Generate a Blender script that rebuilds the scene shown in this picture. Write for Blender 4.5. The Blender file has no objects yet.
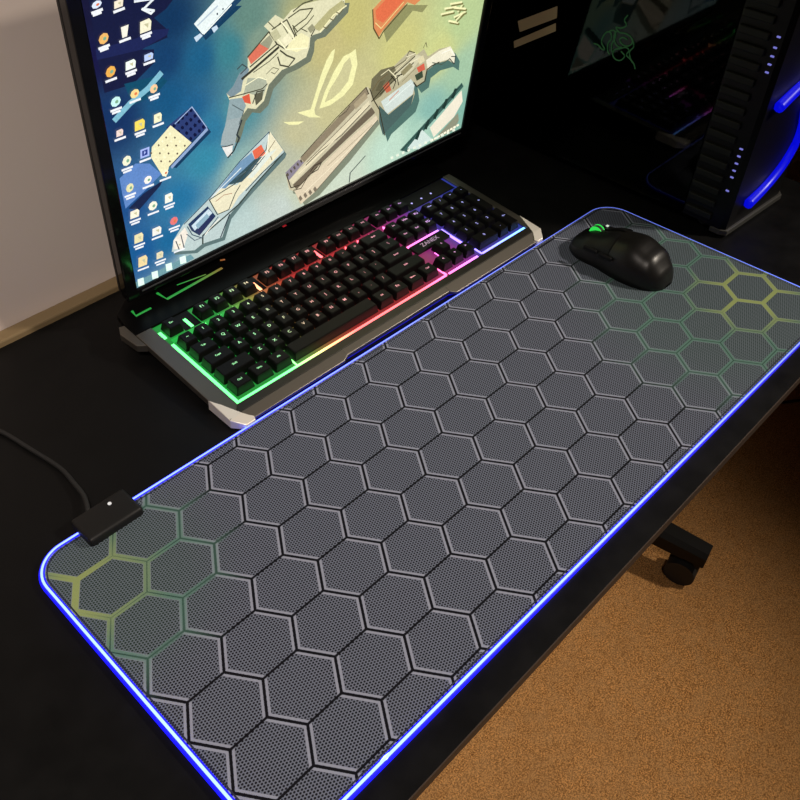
import bpy, bmesh, math
from mathutils import Vector, Matrix, Euler
from mathutils.geometry import tessellate_polygon

S = bpy.context.scene
C = S.collection

# ------------------------------------------------------------------ camera
cam_d = bpy.data.cameras.new('camera')
cam_d.sensor_width = 36.0
cam_d.lens = 853.878 / 800.0 * 36.0
cam_d.clip_start = 0.01
cam = bpy.data.objects.new('camera', cam_d)
C.objects.link(cam)
cam.location = (-0.318122, -0.405919, 0.568256)
cam.rotation_mode = 'XYZ'
cam.rotation_euler = (0.798816, -0.0287558, -0.8081977)
S.camera = cam

# ------------------------------------------------------------------ world, lamps, exposure
W = bpy.data.worlds.new('room_air')
S.world = W
W.use_nodes = True
W.node_tree.nodes['Background'].inputs[0].default_value = (0.9, 0.75, 0.6, 1)
W.node_tree.nodes['Background'].inputs[1].default_value = 0.02

def area(name, loc, target, size, power, col):
    d = bpy.data.lights.new(name, 'AREA')
    d.shape = 'DISK'; d.size = size; d.energy = power; d.color = col
    o = bpy.data.objects.new(name, d); C.objects.link(o)
    o.location = loc
    o.rotation_euler = (Vector(target) - Vector(loc)).to_track_quat('-Z', 'Y').to_euler()
    return o
def spot(name, loc, target, angle, power, col, radius):
    d = bpy.data.lights.new(name, 'SPOT')
    d.spot_size = math.radians(angle); d.spot_blend = 1.0; d.energy = power; d.color = col; d.shadow_soft_size = radius
    o = bpy.data.objects.new(name, d); C.objects.link(o)
    o.location = loc
    o.rotation_euler = (Vector(target) - Vector(loc)).to_track_quat('-Z', 'Y').to_euler()
    return o
spot('ceiling_spot_lamp', (1.45, -1.15, 1.35), (0.05, -0.25, -0.30), 55, 138.0, (1.0, 0.88, 0.74), 0.07)
spot('added_wall_fill_spot', (-0.75, -0.75, 1.60), (-0.18, 0.12, -0.05), 52, 80.0, (1.0, 0.88, 0.78), 0.14)  # unseen fill spot, added to brighten the left wall

S.view_settings.view_transform = 'Standard'
S.view_settings.look = 'None'
S.view_settings.exposure = 0.0
S.view_settings.gamma = 1.0
S.view_settings.use_curve_mapping = False

# ------------------------------------------------------------------ helpers
def srgb(h):
    r = []
    for i in (0, 2, 4):
        c = int(h[i:i+2], 16) / 255.0
        r.append(c / 12.92 if c <= 0.04045 else ((c + 0.055) / 1.055) ** 2.4)
    return (*r, 1.0)

def mat(name, col=(0.1, 0.1, 0.1), rough=0.5, metal=0.0, emit=None, es=0.0, spec=0.5, coat=0.0):
    m = bpy.data.materials.new(name); m.use_nodes = True
    b = m.node_tree.nodes['Principled BSDF']
    b.inputs['Base Color'].default_value = (*col[:3], 1)
    b.inputs['Roughness'].default_value = rough
    b.inputs['Metallic'].default_value = metal
    b.inputs['Specular IOR Level'].default_value = spec
    b.inputs['Coat Weight'].default_value = coat
    b.inputs['Coat Roughness'].default_value = 0.05
    if emit:
        b.inputs['Emission Color'].default_value = (*emit[:3], 1)
        b.inputs['Emission Strength'].default_value = es
    return m

class NT:
    """short hand for building node trees"""
    def __init__(s, m):
        s.t = m.node_tree; s.n = s.t.nodes; s.l = s.t.links; s.b = s.n.get('Principled BSDF')
    def node(s, typ, **kw):
        n = s.n.new(typ)
        for k, v in kw.items(): setattr(n, k, v)
        return n
    def put(s, inp, v):
        if isinstance(v, bpy.types.NodeSocket): s.l.new(v, inp)
        else: inp.default_value = v
    def m(s, op, a, b=0.0, c=0.0):
        n = s.node('ShaderNodeMath', operation=op)
        s.put(n.inputs[0], a); s.put(n.inputs[1], b); s.put(n.inputs[2], c)
        return n.outputs[0]
    def mix(s, f, a, b):
        n = s.node('ShaderNodeMix', data_type='RGBA')
        s.put(n.inputs[0], f); s.put(n.inputs[6], a); s.put(n.inputs[7], b)
        return n.outputs[2]
    def step(s, v, lo, hi):
        n = s.node('ShaderNodeMapRange'); n.interpolation_type = 'SMOOTHSTEP'
        s.put(n.inputs[0], v); n.inputs[1].default_value = lo; n.inputs[2].default_value = hi
        return n.outputs[0]
    def ramp(s, f, stops, interp='LINEAR'):
        n = s.node('ShaderNodeValToRGB'); r = n.color_ramp; r.interpolation = interp
        while len(r.elements) < len(stops): r.elements.new(0.5)
        for e, (p, c) in zip(r.elements, stops): e.position = p; e.color = c
        s.put(n.inputs[0], f)
        return n.outputs[0]
    def noise(s, vec, scale, detail=2.0, rough=0.5):
        n = s.node('ShaderNodeTexNoise'); s.put(n.inputs['Vector'], vec)
        n.inputs['Scale'].default_value = scale; n.inputs['Detail'].default_value = detail; n.inputs['Roughness'].default_value = rough
        return n.outputs[0]
    def pos(s): return s.node('ShaderNodeNewGeometry').outputs['Position']
    def obj(s): return s.node('ShaderNodeTexCoord').outputs['Object']
    def bump(s, h, strength=0.3, dist=0.001):
        n = s.node('ShaderNodeBump'); n.inputs['Strength'].default_value = strength; n.inputs['Distance'].default_value = dist
        s.put(n.inputs['Height'], h); s.l.new(n.outputs[0], s.b.inputs['Normal'])

def link_bm(name, bm, m, parent=None, smooth=False, auto=None):
    me = bpy.data.meshes.new(name)
    bm.normal_update(); bm.to_mesh(me); bm.free()
    for x in (m if isinstance(m, (list, tuple)) else [m]): me.materials.append(x)
    if smooth:
        for p in me.polygons: p.use_smooth = True
    o = bpy.data.objects.new(name, me); C.objects.link(o)
    if parent: o.parent = parent
    if auto:
        if smooth:
            try: me.set_sharp_from_angle(angle=math.radians(auto))
            except Exception: pass
    return o

def tag(o, label, cat, group=None, kind=None):
    if label: o['label'] = label
    if cat: o['category'] = cat
    if group: o['group'] = group
    if kind: o['kind'] = kind
    return o

def empty(name, loc=(0, 0, 0), rot=(0, 0, 0)):
    o = bpy.data.objects.new(name, None); C.objects.link(o)
    o.location = loc; o.rotation_euler = rot; o.empty_display_size = 0.02
    return o

def box(bm, x0, x1, y0, y1, z0, z1, bev=0.0, seg=2, M=None):
    r = bmesh.ops.create_cube(bm, size=1.0)
    vs = r['verts']
    for v in vs:
        v.co = Vector(((x0 + x1) / 2 + v.co.x * (x1 - x0), (y0 + y1) / 2 + v.co.y * (y1 - y0), (z0 + z1) / 2 + v.co.z * (z1 - z0)))
    if bev > 0:
        es = list({e for v in vs for e in v.link_edges})
        rr = bmesh.ops.bevel(bm, geom=es, offset=bev, segments=seg, affect='EDGES', profile=0.5)
        vs = list({v for f in rr['faces'] for v in f.verts} | {v for v in vs if v.is_valid})
    if M is not None:
        for v in vs:
            if v.is_valid: v.co = M @ v.co
    return vs

def tube(bm, pts, r, n=10, closed=False, flat=1.0):
    """sweep a round (or flattened) section along points"""
    pts = [Vector(p) for p in pts]; N = len(pts); rings = []
    rs = r if isinstance(r, (list, tuple)) else [r] * N
    up = Vector((0, 0, 1))
    for i, p in enumerate(pts):
        if closed: t = pts[(i + 1) % N] - pts[i - 1]
        else: t = pts[min(i + 1, N - 1)] - pts[max(i - 1, 0)]
        t.normalize()
        u = up if abs(t.dot(up)) < 0.95 else Vector((0, 1, 0))
        a = t.cross(u).normalized(); b = a.cross(t).normalized()
        rings.append([bm.verts.new(p + a * math.cos(2 * math.pi * k / n) * rs[i] + b * math.sin(2 * math.pi * k / n) * rs[i] * flat) for k in range(n)])
    for i in range(N if closed else N - 1):
        A = rings[i]; B = rings[(i + 1) % N]
        for k in range(n): bm.faces.new((A[k], A[(k + 1) % n], B[(k + 1) % n], B[k]))
    if not closed:
        bm.faces.new(rings[0][::-1]); bm.faces.new(rings[-1])
    return rings

def prism(bm, pts, z0, z1, bev=0.0):
    """polygon outline (counter-clockwise) extruded between z0 and z1 (numbers or functions of x, y)"""
    f0 = z0 if callable(z0) else (lambda x, y: z0)
    f1 = z1 if callable(z1) else (lambda x, y: z1)
    lo = [bm.verts.new((x, y, f0(x, y))) for x, y in pts]; hi = [bm.verts.new((x, y, f1(x, y))) for x, y in pts]
    n = len(pts)
    bm.faces.new(lo[::-1]); top = bm.faces.new(hi)
    for i in range(n): bm.faces.new((lo[i], lo[(i + 1) % n], hi[(i + 1) % n], hi[i]))
    if bev > 0: bmesh.ops.bevel(bm, geom=list(top.edges), offset=bev, segments=2, affect='EDGES', profile=0.5)

def cyl(bm, c, r, h, axis='Z', n=24, r2=None):
    M = Matrix.Translation(Vector(c))
    if axis == 'X': M = M @ Matrix.Rotation(math.pi / 2, 4, 'Y')
    if axis == 'Y': M = M @ Matrix.Rotation(math.pi / 2, 4, 'X')
    bmesh.ops.create_cone(bm, cap_ends=True, segments=n, radius1=r, radius2=r if r2 is None else r2, depth=h, matrix=M)

def smooth_path(pts, n=6, closed=False):
    """Catmull-Rom through points"""
    P = [Vector(p) for p in pts]; out = []; N = len(P)
    for i in range(N if closed else N - 1):
        if closed: p0, p1, p2, p3 = P[i - 1], P[i], P[(i + 1) % N], P[(i + 2) % N]
        else: p0, p1, p2, p3 = P[max(i - 1, 0)], P[i], P[i + 1], P[min(i + 2, N - 1)]
        for k in range(n):
            t = k / n
            out.append(0.5 * ((2 * p1) + (p2 - p0) * t + (2 * p0 - 5 * p1 + 4 * p2 - p3) * t * t + (3 * p1 - p0 - 3 * p2 + p3) * t ** 3))
    if not closed: out.append(P[-1])
    return out

def text_mesh(body, size, ext=0.0, align='CENTER'):
    cu = bpy.data.curves.new('lettering', 'FONT'); cu.body = body; cu.size = size
    cu.align_x = align; cu.align_y = 'CENTER'; cu.extrude = ext; cu.offset = 0.00005; cu.resolution_u = 2
    o = bpy.data.objects.new('lettering', cu); C.objects.link(o)
    me = bpy.data.meshes.new_from_object(o)
    bpy.data.objects.remove(o); bpy.data.curves.remove(cu)
    return me

# ------------------------------------------------------------------ materials
DZ = -0.004        # desk top (the pad's top face is z = 0)
FZ = -0.754        # floor

M_black = mat('black_plastic', (0.005, 0.005, 0.0055), 0.45, spec=0.3)
M_gloss = mat('glossy_black_plastic', (0.006, 0.006, 0.007), 0.08)
M_soft = mat('soft_black_plastic', (0.009, 0.009, 0.009), 0.5, spec=0.3)
M_rubber = mat('black_rubber', (0.01, 0.01, 0.01), 0.7)

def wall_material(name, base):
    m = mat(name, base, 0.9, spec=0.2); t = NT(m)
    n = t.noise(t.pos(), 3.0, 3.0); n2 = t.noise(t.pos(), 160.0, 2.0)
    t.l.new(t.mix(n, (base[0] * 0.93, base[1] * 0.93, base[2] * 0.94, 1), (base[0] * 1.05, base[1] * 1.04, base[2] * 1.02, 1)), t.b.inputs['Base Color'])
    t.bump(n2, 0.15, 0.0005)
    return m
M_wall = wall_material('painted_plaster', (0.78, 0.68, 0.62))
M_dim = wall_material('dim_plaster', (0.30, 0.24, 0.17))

def carpet_material():
    m = mat('brown_carpet', (0.4, 0.22, 0.08), 0.95, spec=0.1); t = NT(m); p = t.pos()
    f = t.noise(p, 430.0, 4.0, 0.8); g = t.noise(p, 40.0, 4.0, 0.7); h = t.noise(p, 6.0, 3.0)
    c = t.mix(t.step(f, 0.36, 0.66), (0.15, 0.055, 0.014, 1), (0.98, 0.50, 0.17, 1))
    c = t.mix(t.m('MULTIPLY', t.step(g, 0.35, 0.7), 0.35), c, (0.58, 0.34, 0.15, 1))
    c = t.mix(t.m('MULTIPLY', t.step(h, 0.4, 0.7), 0.3), c, (0.34, 0.18, 0.07, 1))
    t.l.new(c, t.b.inputs['Base Color']); t.bump(f, 0.6, 0.003)
    return m

def desk_material():
    m = mat('black_laminate', (0.012, 0.012, 0.013), 0.5, spec=0.16); t = NT(m); p = t.pos()
    g = t.noise(p, 30.0, 5.0, 0.6)
    t.l.new(t.mix(g, (0.0030, 0.0032, 0.0034, 1), (0.0055, 0.0054, 0.0054, 1)), t.b.inputs['Base Color'])
    t.l.new(t.step(g, -1.2, 2.4), t.b.inputs['Roughness'])
    return m

# ------------------------------------------------------------------ the room
def slab(name, x0, x1, y0, y1, z0, z1, m):
    bm = bmesh.new(); box(bm, x0, x1, y0, y1, z0, z1)
    o = link_bm(name, bm, m); o['kind'] = 'structure'; return o
slab('floor', -1.8, 2.8, -2.6, 0.34, FZ - 0.05, FZ, carpet_material())
slab('wall_back', -1.8, 2.8, 0.34, 0.44, FZ - 0.05, 1.75, M_wall)
slab('wall_left', -1.9, -1.8, -2.6, 0.44, FZ - 0.05, 1.75, M_wall)
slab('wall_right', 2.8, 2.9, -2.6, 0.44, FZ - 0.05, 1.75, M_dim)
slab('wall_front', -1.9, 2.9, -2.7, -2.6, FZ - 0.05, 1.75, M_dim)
slab('ceiling', -1.9, 2.9, -2.7, 0.44, 1.75, 1.85, M_wall)
bm = bmesh.new(); box(bm, -1.8, 2.8, 0.325, 0.34, FZ, FZ + 0.08, 0.004)
o = link_bm('baseboard_back', bm, mat('cream_skirting', (0.5, 0.42, 0.3), 0.5)); o['kind'] = 'structure'

# ------------------------------------------------------------------ the desk
DX0, DX1, DY0, DY1 = -0.95, 0.80, -0.273, 0.322
M_desk = desk_material()
desk = tag(empty('desk', (0, 0, FZ)), 'black laminate computer desk against the wall under the keyboard and glowing mat', 'desk')
def under_desk(name, build, m, **k):
    bm = bmesh.new(); build(bm)
    bmesh.ops.translate(bm, verts=bm.verts, vec=(0, 0, -FZ))
    return link_bm(name, bm, m, desk, **k)
def f(bm): box(bm, DX0, DX1, DY0 + 0.0008, DY1, DZ - 0.013, DZ)
under_desk('desktop', f, M_desk)
def f(bm): box(bm, DX0, DX1, DY0, DY0 + 0.0008, DZ - 0.013, DZ - 0.0006)
under_desk('edge_band', f, mat('warm_lit_edging', (0.055, 0.036, 0.025), 0.5))['label'] = 'front edge band with warm light painted in brown'  # black desk edge, warm light painted into its brown colour
def f(bm): box(bm, DX0, DX1, DY1, DY1 + 0.017, DZ - 0.013, DZ + 0.007, 0.002)
under_desk('back_rail', f, mat('tan_wood_rail', (0.24, 0.17, 0.085), 0.55))['label'] = 'thin tan wooden rail along the wall'
for x0, x1 in ((DX0 + 0.01, DX0 + 0.028), (DX1 - 0.028, DX1 - 0.01)):
    def f(bm, x0=x0, x1=x1): box(bm, x0, x1, 0.10, DY1 - 0.01, FZ, DZ - 0.013, 0.001)
    under_desk('side_panel', f, M_desk)
def f(bm): box(bm, DX0 + 0.028, DX1 - 0.028, DY1 - 0.03, DY1 - 0.014, -0.42, DZ - 0.013)
under_desk('modesty_panel', f, M_desk)

# ------------------------------------------------------------------ the mat
def pad_material():
    m = mat('printed_cloth', (0.1, 0.1, 0.1), 0.85, spec=0.15); t = NT(m)
    sep = t.node('ShaderNodeSeparateXYZ'); t.l.new(t.obj(), sep.inputs[0])
    U = 0.0319489
    X = t.m('DIVIDE', sep.outputs[0], U); Y = t.m('DIVIDE', sep.outputs[1], U * 0.857203)
    def hexcell(X, Y):
        def loc(ox, oy):
            x = t.m('SUBTRACT', t.m('FLOORED_MODULO', t.m('ADD', X, ox), 3.0), 1.5)
            y = t.m('SUBTRACT', t.m('FLOORED_MODULO', t.m('ADD', Y, oy), 1.7320508), 0.8660254)
            return x, y, t.m('ADD', t.m('MULTIPLY', x, x), t.m('MULTIPLY', y, y))
        ax, ay, aa = loc(1.5, 0.8660254); bx, by, bb = loc(0.0, 0.0)
        k = t.m('LESS_THAN', aa, bb); kn = t.m('SUBTRACT', 1.0, k)
        sel = lambda a, b: t.m('ADD', t.m('MULTIPLY', a, k), t.m('MULTIPLY', b, kn))
        return t.m('ABSOLUTE', sel(ax, bx)), t.m('ABSOLUTE', sel(ay, by)), sel(aa, bb)
    hx, hy, _ = hexcell(X, Y)
    e1 = t.m('SUBTRACT', 0.8660254, hy)
    e2 = t.m('SUBTRACT', 0.8660254, t.m('ADD', t.m('MULTIPLY', hx, 0.8660254), t.m('MULTIPLY', hy, 0.5)))
    d = t.m('MINIMUM', e1, e2)
    k = 1 / 0.047
    _, _, q = hexcell(t.m('MULTIPLY', X, k), t.m('MULTIPLY', Y, k))
    dots = t.step(q, 0.20, 0.50)
    cloth = t.mix(dots, (0.008, 0.008, 0.012, 1), (0.155, 0.175, 0.235, 1))
    # light inner outline on the four slanted sides, black seam between the cells
    light = t.m('MULTIPLY', t.step(e2, 0.030, 0.045), t.m('SUBTRACT', 1.0, t.step(e2, 0.090, 0.108)))
    light = t.m('MULTIPLY', light, t.step(e1, 0.02, 0.06))
    seam = t.m('SUBTRACT', 1.0, t.step(d, 0.026, 0.040))
    wide = t.m('SUBTRACT', 1.0, t.step(d, 0.078, 0.098))
    # printed colour towards the two short ends
    def around(cx, cy, sx, r0, r1):
        dx = t.m('MULTIPLY', t.m('SUBTRACT', X, cx), sx); dy = t.m('SUBTRACT', Y, cy)
        r = t.m('SQRT', t.m('ADD', t.m('MULTIPLY', dx, dx), t.m('MULTIPLY', dy, dy)))
        return t.m('SUBTRACT', 1.0, t.step(r, r0, r1))
    zone = t.m('MAXIMUM', around(-6.6, 0.4, 1.0, 2.0, 4.4), around(16.0, -6.0, 1.0, 3.6, 7.2))
    yel = t.m('MAXIMUM', around(-6.6, 0.4, 1.0, 0.3, 2.5), around(16.1, -6.3, 1.0, 0.9, 2.9))
    n = t.noise(t.obj(), 14.0, 1.0)
    green = t.mix(yel, (0.13, 0.25, 0.22, 1), (0.38, 0.45, 0.16, 1))
    col = t.mix(light, cloth, (0.29, 0.31, 0.40, 1))
    col = t.mix(seam, col, (0.004, 0.004, 0.007, 1))
    col = t.mix(t.m('MULTIPLY', zone, wide), col, green)
    core = t.m('SUBTRACT', 1.0, t.step(d, 0.010, 0.022))
    cz = t.m('MULTIPLY', t.m('MULTIPLY', core, zone), t.m('SUBTRACT', 1.0, yel))
    col = t.mix(cz, col, (0.015, 0.05, 0.04, 1))
    col = t.mix(t.m('MULTIPLY', zone, 0.28), col, (0.05, 0.11, 0.075, 1))
    t.l.new(col, t.b.inputs['Base Color'])
    t.bump(dots, 0.12, 0.0004)
    return m

cs = [((-0.2275, -0.2430), 0.025), ((0.5705, -0.2495), 0.025), ((0.5610, 0.0505), 0.030), ((-0.2265, 0.0615), 0.028)]
outline = []
for i in range(4):
    c = Vector(cs[i][0]); r = cs[i][1]
    a = (Vector(cs[i - 1][0]) - c).normalized(); b = (Vector(cs[(i + 1) % 4][0]) - c).normalized()
    P0 = c + a * r; P2 = c + b * r
    for k in range(13):
        t_ = k / 12 * math.pi / 2
        ctr = P0 + P2 - c
        outline.append(ctr - b * r * math.cos(t_) - a * r * math.sin(t_))
pad = tag(empty('gaming_mat', (0, 0, DZ)), 'long dark grey gaming mat with hexagon print and glowing blue edge', 'mouse pad')
bm = bmesh.new(); prism(bm, [tuple(p) for p in outline], DZ + 0.0002 - DZ, -DZ, 0.0006)
clo = link_bm('cloth', bm, pad_material(), pad)
def inset(dist):
    out = []; n = len(outline)
    for i in range(n):
        t_ = (outline[(i + 1) % n] - outline[i - 1]).normalized()
        out.append(outline[i] + Vector((t_.y, -t_.x)) * dist)
    return out
def resample(pts, step=0.01):
    out = []; n = len(pts)
    for i in range(n):
        a, b = pts[i], pts[(i + 1) % n]; m_ = max(1, int((b - a).length / step))
        out += [a.lerp(b, k / m_) for k in range(m_)]
    return out
def led_material(name, col, base, hot):
    # brighter towards the front left corner
    m = mat(name, (0.02, 0.02, 0.08), 0.4, emit=col, es=base); t = NT(m)
    sep = t.node('ShaderNodeSeparateXYZ'); t.l.new(t.pos(), sep.inputs[0])
    g = t.m('ADD', t.m('MULTIPLY', sep.outputs[0], 1.0), t.m('MULTIPLY', sep.outputs[1], 0.9))
    n = t.node('ShaderNodeMapRange'); t.l.new(g, n.inputs[0])
    n.inputs[1].default_value = -0.30; n.inputs[2].default_value = 0.55; n.inputs[3].default_value = hot; n.inputs[4].default_value = base
    t.l.new(n.outputs[0], t.b.inputs['Emission Strength'])
    return m
bm = bmesh.new()
rim = resample(inset(0.0006))
taper = [max(0.0, min(1.0, (0.45 - (p.x + 0.9 * p.y)) / 0.8)) for p in rim]  # thicker towards the front left, camera bloom put into the tube shape
tube(bm, [(p.x, p.y, 0.0024) for p in rim], [0.0017 + 0.0015 * k for k in taper], 8, True)
link_bm('light_sleeve', bm, led_material('blue_light_sleeve', (0.004, 0.004, 1.0), 0.22, 1.7), pad, smooth=True)['label'] = 'glowing blue edge sleeve'
bm = bmesh.new()
tube(bm, [(p.x, p.y, 0.0036 + 0.0014 * k) for p, k in zip(rim, taper)], [0.0007 + 0.00045 * k for k in taper], 6, True)
link_bm('light_fibre', bm, led_material('bright_light_fibre', (0.16, 0.24, 1.0), 0.9, 4.2), pad, smooth=True)['label'] = 'pale blue bright core line'
bm = bmesh.new()
tube(bm, [(-0.150, -0.2440, 0.0042), (-0.139, -0.2441, 0.0042), (-0.128, -0.2442, 0.0042)], [0.0004, 0.0019, 0.0004], 8)
link_bm('fibre_joint', bm, mat('fibre_joint_light', (0, 0, 0), 0.4, emit=(0.35, 0.5, 1.0), es=3.5), pad, smooth=True)
# stitched border just inside the light
bm = bmesh.new()
tube(bm, [(p.x, p.y, 0.0036) for p in resample(inset(-0.0032))], 0.0010, 6, True, 0.6)
link_bm('stitched_border', bm, mat('navy_stitching', (0.012, 0.014, 0.035), 0.8), pad, smooth=True)

# control box at the mat's rear left corner, with its cable
ctl = empty('control_box', (0, 0, -DZ)); ctl.parent = pad
ctl.name = 'control_box'
bm = bmesh.new(); box(bm, -0.183, -0.133, 0.0415, 0.0725, DZ + 0.0002, 0.0080, 0.0033, 3)
link_bm('box_shell', bm, M_soft, ctl, smooth=True, auto=40)
bm = bmesh.new(); cyl(bm, (-0.1505, 0.064, 0.0081), 0.0016, 0.0008, n=14)
link_bm('mode_button', bm, mat('white_button_light', (0.4, 0.4, 0.4), 0.4, emit=(1, 1, 1), es=0.5), ctl)
bm = bmesh.new()
pts = smooth_path([(-0.166, 0.073, 0.003), (-0.159, 0.092, 0.001), (-0.157, 0.112, 0.0), (-0.156, 0.137, -0.0015), (-0.163, 0.176, -0.0015), (-0.171, 0.214, -0.0015), (-0.188, 0.250, -0.0015), (-0.22, 0.29, -0.0015)], 6)
tube(bm, pts, 0.0021, 8)
link_bm('cable', bm, M_rubber, ctl, smooth=True)

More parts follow.
